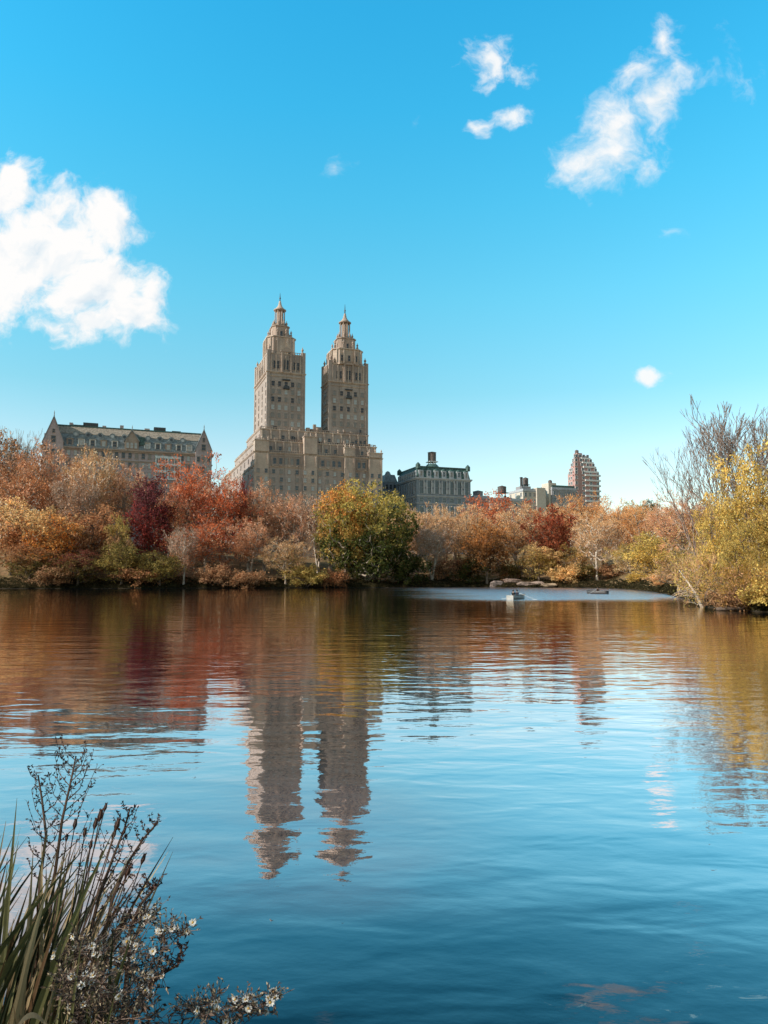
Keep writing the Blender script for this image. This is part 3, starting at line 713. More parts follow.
def urn(m, x, y, z, r=.45, h=1.8, mat=0): m.lathe([(r*.9,z-.1),(r*.9,z+h*.15),(r*.4,z+h*.25),(r,z+h*.5),(r*.7,z+h*.65),(r*.25,z+h*.75),(r*.3,z+h*.85),(.03,z+h)], 8, (x,y), mat)

def urno(par, x, y, z, rr_, h):
    m = MB(); urn(m, 0, 0, 0, rr_, h); o = m.build('urn', M['terracotta'], par); o.location = (x, y, z)

def san_twin():
    fr = STREET.sub(STREET.lx(254,460)); W = fr.lx(382,460)
    root = thing('apartment_building', 'tall beige stone building with two matching ornate towers rising above the trees', 'building', (fr.o.x, fr.o.y, fr.z), TH)
    zA = fr.h(451, 0); zB = fr.h(440, 4, 2); zC = fr.h(428.5, 4, 4); zBand = fr.h(465, 0)
    dA = fr.ly(225,460); dB = fr.ly(235,445,1.5); dC = fr.ly(247,430,3)
    print('SR', W, zA, zB, zC, dA, dB, dC)
    MT = [M['limestone'], M['limestone_trim']]
    Wn = Windows(root)
    # lower block
    b = MB(); b.box(0, W, 0, dA, 0, zA); b.build('wall', M['limestone'], root)
    b = MB(); b.box(1.6, W-2.2, 1.6, dB, zA-.5, zB); b.build('setback_storey', M['limestone'], root)
    b = MB(); b.box(3.0, W-5.5, 3.2, dC, zB-.5, zC); b.build('setback_storey', M['limestone'], root)
    # side ends of the side wing, stepping
    c = MB(); cornice(c, 0, W, 0, dA, zA, .45, .7); cornice(c, 0, W, 0, dA, zBand, .3, .5)
    c.build('cornice', M['limestone_trim'], root)
    c = MB(); cornice(c, 1.6, W-2.2, 1.6, dB, zB, .35, .6); c.build('cornice', M['limestone_trim'], root)
    c = MB(); cornice(c, 3., W-5.5, 3.2, dC, zC, .35, .6); c.build('cornice', M['limestone_trim'], root)
    bl = MB(); balustrade(bl, .1, W-.1, .1, dA-.1, zA); bl.build('balustrade', M['limestone_trim'], root)
    bl = MB(); balustrade(bl, 1.7, W-2.3, 1.7, dB-.1, zB); balustrade(bl, 3.1, W-5.6, 3.3, dC-.1, zC); bl.build('balustrade', M['terracotta'], root)
    # projecting bays and corner pavilions on the front, with parapet blocks
    bays = [(0.0+.02, 6.2), (fr.lx(304,460)-.2, fr.lx(317,460)), (W-17.5, W-12.5), (W-6.5, W-.02)]
    for i, (x0, x1) in enumerate(bays):
        p = MB(); top = zA+[4.6,7.2,3.4,1.8][i]
        x0_, x1_ = x0+.1, x1-.1
        p.box(x0_, x1_, -.9, .0-.003, 0, zA-.8); p.box(x0_, x1_, -.9, 2.4, zA+.03, top)
        p.box(x0_-.25, x1_+.25, -1.1, 2.6, top, top+.45); 
        for q in (x0_+.4, (x0_+x1_)/2, x1_-.4): urn(p, q, -.4, top+.45, .42, 1.7)
        for q in (x0_+.1, x1_-.7): p.box(q, q+.6, -1.15, -.903, zBand+.5, zA-.9)
        p.build('projecting_bay', M['limestone_trim'], root)
    # dark arcaded loggia strips below the top cornice of the block
    for (a, b_) in ((7.2, bays[1][0]-1), (bays[1][1]+1, bays[2][0]-.6), (bays[2][1]+.6, W-7.2)):
        n = max(2, int((b_-a)/2.3)); lo = MB(); lo.box(a, b_, -.25, -.003, zA-5.6, zA-5.1); lo.box(a, b_, -.22, -.004, zA-1.7, zA-1.1)
        for k in range(n+1): x = a+(b_-a-.4)*k/n; lo.box(x, x+.4, -.2, -.005, zA-5.1, zA-1.7)
        lo.build('loggia', M['terracotta'], root)
        for k in range(n): Wn.add(a+(b_-a-.4)*(k+.5)/n+.2, -.0, zA-4.9, 1.25, 2.5, 'f', 1.5, rs.choice(['dark','dark','mid']))
    # front windows of the block
    z = zBand-3.1; row = 0
    while z > 12:
        n = 17
        for k in range(n):
            x = 1.6+(W-3.2)*k/(n-1)
            inb = any(a-.3 < x < b+.3 for a, b in bays)
            blk = 'blind' if rs.random() < (.65 if .42 < k/n < .62 else .3) else ('dark' if rs.random() < .6 else 'mid')
            Wn.add(x, -.9 if inb else 0., z, 1.25, 1.75, 'f', 1.2 if z > 24 else .3, blk)
        z -= 3.35; row += 1
    for k in range(13):
        for zz in (zA+1.0,):
            x = 3.2+(W-8)*k/12
            if not any(a-.5 < x < b+.5 for a, b in bays): Wn.add(x, 1.6, zz, 1.2, 1.8, 'f', 1.1)
    for k in range(12):
        x = 4.6+(W-11.5)*k/11; Wn.add(x, 3.2, zB+.9, 1.2, 1.8, 'f', 1.3)
    # lit side windows
    z = zA-3.4
    while z > 14:
        n = 9
        for k in range(n): Wn.add(0., 3+(dA-6)*k/(n-1), z, 1.3, 1.8, 'l', 1.25 if z > 26 else .3, 'mid' if rs.random() < .5 else 'dark')
        z -= 3.35
    for k in range(6): Wn.add(1.6, 4+(dB-7)*k/5, zA+.9, 1.2, 1.9, 'l', 1.2, 'dark')
    for k in range(3): Wn.add(3.0, 5+(dC-7)*k/2, zB+.9, 1.2, 1.9, 'l', 1.2, 'dark')
    for (yy, za, zb_, x0_, x1_, n_) in ((-.003, zBand+.4, zA-6., 1., W-1., 17), (1.597, zA+.9, zB-.6, 2.4, W-3., 16), (3.197, zB+.9, zC-.6, 3.6, W-6.2, 13)):
        for k in range(n_):
            m = MB(); x = x0_+(x1_-x0_)*(k+.02)/(n_-1)
            if any(a-.9 < x < b+.9 for a, b in bays) and yy > -.01 and yy < .5 and k: continue
            m.box(x-.3, x+.3, yy-.55, yy, za, zb_); m.box(x-.45, x+.45, yy-.7, yy-.002, zb_, zb_+.35)
            m.build('pilaster', M['limestone_trim'], root)
    rt = random.Random(4)
    for (yy, z_, xa_, xb_, n_) in ((1.9, zB, 3., W-4., 13), (3.6, zC, 4., W-7., 12)):
        for k in range(n_):
            x = xa_+(xb_-xa_)*(k+rt.uniform(.2,.8))/n_; h_ = rt.uniform(.9,2.6); w_ = rt.uniform(.6,1.6)
            if rt.random() < .8: MB().box(x, x+w_, yy+.1, yy+.1+rt.uniform(.8,2), z_+.03, z_+h_).build('parapet_block', M[rt.choice(['terracotta','limestone_trim','dark'])], root)
    # roof terrace clutter
    for (x, y, w, d, h) in ((W*.50, 8, 3, 4, 3.2), (W*.47, 5, 1.2, 1.2, 3.6), (W*.42, 6, 1.5, 1.5, 2.2), (W*.56, 9, 4, 4, 2.2)):
        if y > dC-5: y = 6
        MB().box(x, x+w, y, y+d, zC+.03, zC+h).build('roof_hut', M['terracotta'], root)
    # towers
    ys = 6.0
    for ti, (pxl, pxr, ysh, dt) in enumerate(((267,304.5,354,None),(329,367.5,364.5,None))):
        x0 = fr.lx(pxl, 400, ys); x1 = fr.lx(pxr, 400, ys); w = x1-x0; dep = 30. if ti == 0 else 12.
        zt = fr.h(ysh, (x0+x1)/2, ys)
        
        print('tower', x0, x1, zt)
        z0 = zB-1
        tw = MB(); tw.box(x0, x1, ys, ys+dep, z0, zt); 
        # clasping corner piers
        for (cx, cy) in ((x0,ys),(x1,ys),(x0,ys+dep),(x1,ys+dep)):
            tw.box(cx-1.1 if cx == x1 else cx-.25, cx+.25 if cx == x1 else cx+1.1, cy-.25 if cy == ys else cy-1.1, cy+1.1 if cy == ys else cy+.25, z0, zt+1.2)
        T_ = tw.build('tower', M['limestone'], root)
        tr = MB(); zc = zt-8.2
        cornice(tr, x0, x1, ys, ys+dep, zc, .55, .7); cornice(tr, x0+.3, x1-.3, ys+.3, ys+dep-.3, zt, .45, .8)
        cornice(tr, x0, x1, ys, ys+dep, zc-1.8, .3, .35)
        # pilasters of the crowning storey, front and left
        for k in range(7):
            x = x0+1.6+(w-3.6)*k/6; tr.box(x-.2, x+.2, ys-.35, ys-.003, zc+.03, zt-.85)
            y = ys+1.6+(dep-3.6)*k/6; tr.box(x0-.35, x0-.003, y-.2, y+.2, zc+.03, zt-.85)
        balustrade(tr, x0+1.2, x1-1.2, ys+.35, ys+dep-.35, zt, 1.1)
        tr.build('cornice', M['limestone_trim'], T_)
        # big arched centre piece with broken pediment
        ar = MB(); xc = (x0+x1)/2
        ar.box(xc-2.3, xc-1.5, ys-.8, ys-.36, zc-.2, zt+.6); ar.box(xc+1.5, xc+2.3, ys-.8, ys-.36, zc-.2, zt+.6); ar.box(xc-2.6, xc+2.6, ys-.95, ys-.3, zt+.6, zt+1.3)
        ar.add([(xc-2.4,ys-.7,zt+1.3),(xc+2.4,ys-.7,zt+1.3),(xc,ys-.7,zt+3.2),(xc-2.4,ys+.3,zt+1.3),(xc+2.4,ys+.3,zt+1.3),(xc,ys+.3,zt+3.2)], [(0,1,2),(5,4,3),(0,2,5,3),(1,4,5,2)])
        ar.build('pediment', M['terracotta'], T_)
        Wn.add(xc, ys, zc+1.2, 1.9, 4.2, 'f', 3, 'dark')
        for q in (-5.2,-3.6,3.6,5.2): Wn.add(xc+q, ys, zc+1.4, .9, 3.4, 'f', 3, 'dark')
        yc = ys+dep/2
        for q in (-5,-2.5,0,2.5,5): Wn.add(x0, yc+q, zc+1.4, 1.0, 3.4, 'l', 3, 'dark')
        # balcony oriel lower down
        ob = MB(); ob.box(xc-1.7, xc+1.7, ys-.7, ys-.004, zc-3.6, zc-3.1); ob.build('hood', M['dark'], T_)
        ob = MB(); ob.box(xc-1.4, xc+1.4, ys-1.1, ys-.003, zc-7.4, zc-6.9); ob.box(xc-1.2, xc+1.2, ys-1.05, ys-.85, zc-6.9, zc-6.1); ob.build('balcony', M['dark'], T_)
        z = zc-6.3
        r_ = 0
        while z > zC+1:
            for k in range(5):
                x = x0+2.5+(w-5)*k/4; kd = ['dark','blind','dark','blind','mid','blind'][r_ % 6] if rs.random() < .75 else 'mid'
                Wn.add(x, ys, z, 1.35, 2.1, 'f', 3, 'dark' if (k == 2 and r_ == 0) else kd)
            for k in range(4): Wn.add(x0, ys+3+(dep-6)*k/3, z, 1.1, 1.9, 'l', 2.5, 'dark' if rs.random() < .7 else 'mid')
            z -= 3.45; r_ += 1
        # crown tiers: octagonal stages shrinking upward
        cx, cy = xc, ys+dep/2; rr = w/2
        crown = [fr.h(q, cx, cy) for q in ((341.5,329,310,301) if ti == 0 else (354,341.5,322.5,313.5))]
        t2, t3, t4, t5 = crown
        # t3 = zt+12; t4 = zt+18
        st = MB()
        def octa(m, r, za, zb, cut=.3, mat=0):
            c = r*cut; v = [(-r,-r+c),(-r+c,-r),(r-c,-r),(r,-r+c),(r,r-c),(r-c,r),(-r+c,r),(-r,r-c)]
            V = [(cx+a, cy+b_, za) for a, b_ in v]+[(cx+a, cy+b_, zb) for a, b_ in v]
            m.add(V, [tuple(range(8))[::-1], tuple(range(8,16))]+[(i,(i+1)%8,8+(i+1)%8,8+i) for i in range(8)], mat)
        octa(st, rr*.76, zt-.3, t2, .36); octa(st, rr*.81, t2, t2+.5, .36)
        for a in (-.62,-.28,.28,.62):
            for sgn in (-1,):
                st.box(cx+a*rr-.35, cx+a*rr+.35, cy-rr*.84, cy-rr*.763, zt+.05, t2-.4); st.box(cx-rr*.84, cx-rr*.763, cy+a*rr*.7-.35, cy+a*rr*.7+.35, zt+.05, t2-.4)
        st.build('crown_stage', M['limestone_trim'], T_)
        s2 = MB(); octa(s2, rr*.46, t2+.4, t3, .34); octa(s2, rr*.50, t3, t3+.45, .34)
        for q in range(8):
            a = math.pi/8+q*math.pi/4; R_ = rr*.64
            s2.box(cx+R_*math.cos(a)-.4, cx+R_*math.cos(a)+.4, cy+R_*math.sin(a)-.4, cy+R_*math.sin(a)+.4, t2+.45, t2+2.6)
        s2.build('crown_stage', M['terracotta'], T_)
        for q in range(8):
            a = math.pi/8+q*math.pi/4; urno(T_, cx+rr*.64*math.cos(a), cy+rr*.64*math.sin(a), t2+2.6, .5, 2.4)
            urno(T_, cx+rr*.38*math.cos(a), cy+rr*.38*math.sin(a), t3+.4, .55, 3.4)
        for sx in (-1,1):
            for sy in (-1,1): urno(T_, cx+sx*(rr-.9), cy+sy*(dep/2-.9), zt+1.1, .6, 3.0)
        for q in (-.36,0,.36): Wn.add(cx+q*rr, cy-rr*.76, zt+1.2, 1.0, 2.6, 'f', 3, 'dark')
        for q in (-.28,.28): Wn.add(cx-rr*.76, cy+q*rr, zt+1.2, 1.0, 2.6, 'l', 3, 'dark')
        Wn.add(cx, cy-rr*.46, t2+.8, 1.1, 2.8, 'f', 3, 'dark')
        # round colonnaded lantern
        ln = MB(); ln.lathe([(1.6,t3+.3),(1.6,t4-.1)], 12, (cx,cy)); ln.lathe([(2.7,t3+.4),(2.7,t3+1.6),(2.4,t3+1.7)], 12, (cx,cy))
        for q in range(8):
            a = q*math.pi/4+.2; ln.lathe([(.26,t3+1.6),(.22,t4-.6)], 6, (cx+2.25*math.cos(a), cy+2.25*math.sin(a)))
        ln.lathe([(2.5,t4-.7),(2.85,t4-.45),(2.85,t4-.1),(2.4,t4)], 16, (cx,cy)); ln.build('lantern', M['terracotta'], T_)
        k5 = (t5-t4)/4.4; dm = MB(); dm.lathe([(q, t4+u*k5) for q, u in [(2.3,-.05),(1.9,.6),(1.25,1.4),(.85,2.2),(.7,2.6),(.75,3.0),(.5,3.3),(.55,3.9),(.28,4.4)]], 14, (cx,cy)); dm.build('dome', M['limestone_trim'], T_, True)
        fn = MB(); hf = fr.h(293 if ti == 0 else 304.5, cx, cy)
        fn.lathe([(.3,t5-.05),(.2,t5+.8),(.42,t5+1.2),(.2,t5+1.7),(.06,hf)], 8, (cx,cy)); fn.build('finial', M['dark'], T_, True)
        print('crown', t4, hf)
    Wn.finish(M['limestone'], 100, 2)
san_twin()

def gabled():
    fr = STREET.sub(STREET.lx(42,450)); W = fr.lx(212,450); D = 30.
    root = thing('apartment_building', 'long brown brick building with slate roof, dormers and a pointed gable at each end', 'building', (fr.o.x, fr.o.y, fr.z), TH)
    ze = fr.h(445, 0); zr = fr.h(425.5, 2, 6); z2 = ze+(zr-ze)*.62
    print('DK', W, ze, zr)
    MB().box(0, W, 0, D, 0, ze-.3).build('wall', M['brownbrick'], root)
    c = MB(); cornice(c, 0, W, 0, D, ze, .8, 1.2); cornice(c, 0, W, 0, D, ze-4.3, .35, .5); cornice(c, 0, W, 0, D, ze-12.2, .35, .5)
    c.build('cornice', M['sandtrim'], root)
    MB().frustum((-.1,W+.1,-.1,D+.1,ze+.03),(1.5,W-1.5,1.6,D-1.6,z2)).build('roof', M['slate'], root)
    MB().frustum((1.3,W-1.3,1.4,D-1.4,z2-.02),(4.2,W-4.2,4.8,D-4.8,zr)).build('upper_roof', M['tileband'], root)
    m = MB(); m.box(3.9,W-3.9,4.6,4.95,zr-.05,zr+.45); m.box(3.9,W-3.9,D-4.9,D-4.6,zr-.05,zr+.45); m.build('roof_ridge', M['copper'], root)
    Wn = Windows(root)
    def gable(x0, x1, y0, zb, zs, za, mat, wins=True, back=6., side=False):
        g = thing_part = None
        xc = (x0+x1)/2; b = MB(); b.box(x0, x1, y0, y0+back, zb, zs)
        v = [(x0,y0,zs),(x1,y0,zs),(xc,y0,za),(x0,y0+back,zs),(x1,y0+back,zs),(xc,y0+back,za)]
        b.add(v, [(0,1,2),(5,4,3),(0,3,4,1)])
        o = b.build('gable', mat, root)
        r = MB(); e = .35
        for s_ in (0, 1):
            xa = x0-e if s_ == 0 else x1+e
            r.add([(xa,y0-e,zs-.4),(xc,y0-e,za+.35),(xc,y0+back,za+.35),(xa,y0+back,zs-.4),(xa,y0-e,zs-.9),(xc,y0-e,za-.1),(xc,y0+back,za-.1),(xa,y0+back,zs-.9)], [(0,1,2,3),(7,6,5,4),(0,4,5,1),(2,6,7,3),(0,3,7,4)])
        r.lathe([(.25,za+.2),(.12,za+.9),(.22,za+1.1),(.03,za+2.2)], 6, (xc,y0)); r.build('gable_roof', M['slate'], o)
        return xc
    for (xa, xb) in ((.3, 7.4), (W-6.6, W-.3)):
        za = fr.h(416 if xa < 1 else 430, xa+3, -1)
        xc = gable(xa, xb, -1.2, ze-22, ze+1.6, za, M['brownbrick'], back=9)
        Wn.add(xc, -1.2, ze+1.2, 1.5, 2.4, 'f', 3, 'dark'); Wn.add(xc, -1.2, ze+4.8, .8, 1.4, 'f', 3, 'dark')
        for zz in (ze-3.4, ze-7.5, ze-11.2):
            for q in (-2,0,2): Wn.add(xc+q, -1.2, zz, 1.1, 2.0, 'f', 2)
    xm = fr.lx(132, 437); gable(xm-2.6, xm+2.6, -.5, ze-.2, ze+4.0, ze+7.6, M['sandtrim'], back=6)
    for q in (-1.5,0,1.5): Wn.add(xm+q, -.5, ze+.6, 1.0, 2.2, 'f', 3, 'blind')
    # lower row of pale dormers and upper row of small round-headed ones
    def dorm(x, y, z, w, h, d, mat, roofm, glass):
        o = MB().box(x-w/2, x+w/2, y, y+d, z, z+h).build('dormer', mat, root)
        r = MB(); r.add([(x-w/2-.2,y-.2,z+h),(x+w/2+.2,y-.2,z+h),(x,y-.2,z+h+w*.45),(x-w/2-.2,y+d,z+h),(x+w/2+.2,y+d,z+h),(x,y+d,z+h+w*.45)], [(0,1,2),(5,4,3),(0,2,5,3),(1,4,5,2),(0,3,4,1)]); r.build('dormer_roof', roofm, o)
        Wn.add(x, y, z+.35, w*.55, h*.75, 'f', 3, glass)
    n = 12
    for k in range(n):
        x = 9.6+(W-18.6)*k/(n-1)
        if abs(x-xm) > 3.6: dorm(x, .2, ze+.3, 2.4, 3.0, 2.8, M['white'] if k % 3 else M['sandtrim'], M['slate'], 'blind' if k % 2 else 'dark')
    for k in range(10):
        x = 11.5+(W-23)*k/9
        rd = MB(); V = []; rr = 1.15; yy = 1.1
        for j in range(14):
            a = 2*math.pi*j/14; V += [(x+rr*math.cos(a), yy, z2-.3+rr*math.sin(a)), (x+rr*math.cos(a), yy+2.4, z2-.3+rr*math.sin(a))]
        rd.add(V, [tuple(range(0,28,2))]+[(2*j, 2*j+1, (2*j+3) % 28, (2*j+2) % 28) for j in range(14)])
        o = rd.build('round_dormer', M['slate'], root)
        V = [(x+.6*math.cos(2*math.pi*j/12), yy-.02, z2-.3+.6*math.sin(2*math.pi*j/12)) for j in range(12)]
        MB().add(V, [tuple(range(12))]).build('pane', M['glass'] if k % 3 else M['blind'], o)
    xg = fr.lx(141.5, 440); MB().box(xg-1.3, xg+1.3, .1, 3, ze+2.2, ze+5.4).build('copper_bay', M['copper'], root)
    for (px, w, h) in ((77,5,1.3),(90,5.5,2.4),(148,2,1.6),(161,4.6,2.4),(178,3.5,1.3),(122,1.4,2.2),(70,1.3,2.),(104,1.4,1.6)):
        x = fr.lx(px, 425); MB().box(x-w/2, x+w/2, 7.5, 11, zr-.3, zr+h).build('chimney', M['dark'] if w > 3 else M['brownbrick'], root)
    x = W-.05
    for px in (45, 208.5): 
        x = fr.lx(px, 440); MB().box(x-.5, x+.5, 2, 3.4, ze, ze+5).build('chimney', M['brownbrick'], root)
    # walls: window rows
    zrow = ze-3.7
    for r_ in range(7):
        for k in range(19):
            x = 9.2+(W-18.4)*k/18
            Wn.add(x, 0, zrow+.4, 1.15, 2.1, 'f', 2 if r_ < 5 else .5, 'blind' if rs.random() < .45 else ('dark' if rs.random() < .6 else 'mid'))
        zrow -= 3.75
    # pale boarded bay on the right third
    xa, xb = fr.lx(155,465), fr.lx(181,465); sc_ = MB()
    zb, zt = fr.h(479.5, xa), fr.h(457, xa)
    for (a, b_) in ((xa, xa+.5), ((xa+xb)/2-.4, (xa+xb)/2+.4), (xb-.5, xb)): sc_.box(a, b_, -.55, -.003, zb, zt-.5)
    for q in range(4): zz = zb+(zt-zb-.5)*q/3.; sc_.box(xa, xb, -.62, -.004, zz, zz+(.9 if q else .5))
    sc_.build('white_bay', M['boards'], root)
    for (q0, q1) in ((xa+.5, (xa+xb)/2-.4), ((xa+xb)/2+.4, xb-.5)):
        for k in range(3): x = q0+(q1-q0)*(k+.5)/3; MB().box(x-.12, x+.12, -.5, -.005, zb, zt-.5).build('mullion', M['boards'], root)
    # left side windows
    for r_ in range(5):
        for k in range(5): Wn.add(0, 4+22*k/4, ze-3.3-r_*3.75, 1.1, 2., 'l', .6, 'dark')
    Wn.finish(M['sandtrim'], 100, 3)
gabled()

def tank(o_name, lab, fr, lx, ly, z, r, h, leg, mat, base=None, legs=6, conical=True):
    wx, wy = fr.world(lx, ly); t = thing(o_name, lab, 'water tank', (wx, wy, fr.z+z), TH)
    b = MB(); b.lathe([(r,leg),(r*1.0,leg+h*.95),(r*1.08,leg+h*.96),(r*1.05,leg+h),(r*.1,leg+h*1.22 if conical else leg+h*1.1)], 18); b.build('tank_drum', mat, t)
    hp = MB()
    for k in range(4): hp.lathe([(r*1.015,leg+h*(.1+.22*k)),(r*1.015,leg+h*(.1+.22*k)+.12)], 18)
    hp.build('tank_hoops', M['dark'], t)
    s = MB(); s.box(-r*1.15, r*1.15, -r*1.15, r*1.15, leg-.35, leg-.003)
    for k in range(legs):
        a = 2*math.pi*k/legs; s.box(r*.9*math.cos(a)-.16, r*.9*math.cos(a)+.16, r*.9*math.sin(a)-.16, r*.9*math.sin(a)+.16, -.3, leg-.35)
    for k in range(3):
        a = 2*math.pi*k/3; s.tube([(r*.9*math.cos(a), r*.9*math.sin(a), 0), (r*.9*math.cos(a+1.05), r*.9*math.sin(a+1.05), leg-.4)], .07, 4)
    s.build('tank_stand', base or M['dark'], t)
    return t

def mansard():
    fr = STREET.sub(STREET.lx(417,480)); W = fr.lx(470.5,480); D = fr.ly(397,480)
    root = thing('apartment_building', 'grey stone building with green mansard roof and tall dark windows right of the twin towers', 'building', (fr.o.x, fr.o.y, fr.z), TH)
    zt = fr.h(466, 0); ze = zt-5.0; print('LG', W, D, zt)
    MB().box(0, W, 0, D, 0, ze-.3).build('wall', M['greystone'], root)
    c = MB(); cornice(c, 0, W, 0, D, ze, .7, 1.0); cornice(c, 0, W, 0, D, ze-8.0, .4, .6); cornice(c, 0, W, 0, D, ze-11.4, .4, .5); c.build('cornice', M['greytrim'], root)
    MB().frustum((.1,W-.1,.1,D-.1,ze+.03),(1.1,W-1.1,1.1,D-1.1,zt)).build('roof', M['copper'], root)
    m = MB(); cornice(m, 1.1, W-1.1, 1.1, D-1.1, zt+.3, .25, .5)
    for (x, y) in ((.9,.9),(W-.9,.9),(.9,D-.9)): m.lathe([(1.1,zt-1),(1.1,zt+.9),(.6,zt+1.5),(.05,zt+2.)], 8, (x,y))
    m.build('roof_ridge', M['copper'], root)
    Wn = Windows(root)
    n = 7
    for k in range(n):
        x = 2.1+(W-4.2)*k/(n-1)
        o = MB().box(x-1.15, x+1.15, .05, 2.4, ze+.1, ze+3.4).build('dormer', M['greytrim'], root)
        MB().lathe([(1.3,ze+3.4),(1.2,ze+3.8),(.6,ze+4.3),(.05,ze+4.4)], 10, (x,1.3)).build('dormer_roof', M['copper'], o)
        Wn.add(x, .05, ze+.8, 1.1, 2.1, 'f', 3, 'dark' if k % 2 else 'mid')
        # tall shafts of glass between pale bays
        for (za, hh) in ((ze-7.3, 5.9), (ze-11.0, 2.0), (ze-19.2, 6.4), (ze-27, 6.4)): Wn.add(x, 0, za, 1.8, hh, 'f', 3, 'dark')
        p = MB(); xp = x+ (W-4.2)/(n-1)/2
        if k < n-1:
            for dz in (0, -11.5, -19.6): p.box(xp-.95, xp-.45, -.5, -.003, ze-7.3+dz, ze-1.1+dz); p.box(xp+.45, xp+.95, -.5, -.004, ze-7.3+dz, ze-1.1+dz)
            p.build('bay_pier', M['greytrim'], root)
            for za in (ze-4.2, ze-7.1, ze-15.8, ze-18.8): Wn.add(xp, 0, za, .7, 1.9, 'f', 1.5, 'blind')
    for k in range(8):
        y = 2+(D-4)*k/7
        o = MB().box(.05, 2.2, y-.9, y+.9, ze+.1, ze+3.2).build('dormer', M['greytrim'], root)
        Wn.add(.05, y, ze+.7, 1.0, 2.0, 'l', 2, 'dark')
        for (za, hh) in ((ze-7.3, 5.6), (ze-11.0, 2.0), (ze-19.2, 6.0)): Wn.add(0, y, za, 1.2, hh, 'l', 2, 'dark')
    Wn.finish(M['greytrim'], 100, 4)
    # roof base and the tank standing on it
    xb = fr.lx(432, 466, 8)
    MB().lathe([(3.6,zt-.2),(3.4,zt+1.1),(2.4,zt+2.2),(2.2,zt+2.4)], 14, (xb,8)).build('roof_hut', M['copper'], root)
    tank('water_tank', 'dark wooden water tank on a white collar atop the green mansard roof', fr, xb, 8, zt+2.4, 1.9, 4.3, 1.3, M['wood'], M['white'], 8, False)
    # darker wing behind to the left
    fb = fr.sub(0, D+4); xl = fb.lx(384, 485)
    r2 = thing('apartment_building', 'dark rounded-roof building squeezed between the twin-towered and mansard buildings', 'building', (fb.o.x, fb.o.y, fb.z), TH)
    x1 = fb.lx(397.5, 485); zz = fb.h(474, xl); MB().box(xl, x1, 0, 18, 0, zz-4).build('wall', M['greystone'], r2)
    MB().frustum((xl-.2,x1+.2,-.2,18.2,zz-4),(xl+1.2,x1-1,1.2,16,zz)).build('roof', M['slate'], r2)
    MB().lathe([(1.6,zz-3),(1.6,zz),(1.0,zz+1.4),(.1,zz+1.9)], 10, ((xl+x1)/2-.6,2.5)).build('turret', M['slate'], r2)
    Wn = Windows(r2)
    for k in range(3):
        for j in range(5): Wn.add(xl+1.5+(x1-xl-3)*k/2, 0, zz-7.2-j*3.6, 1.2, 2.2, 'f', 1, 'dark')
    Wn.finish(M['greystone'])
mansard()

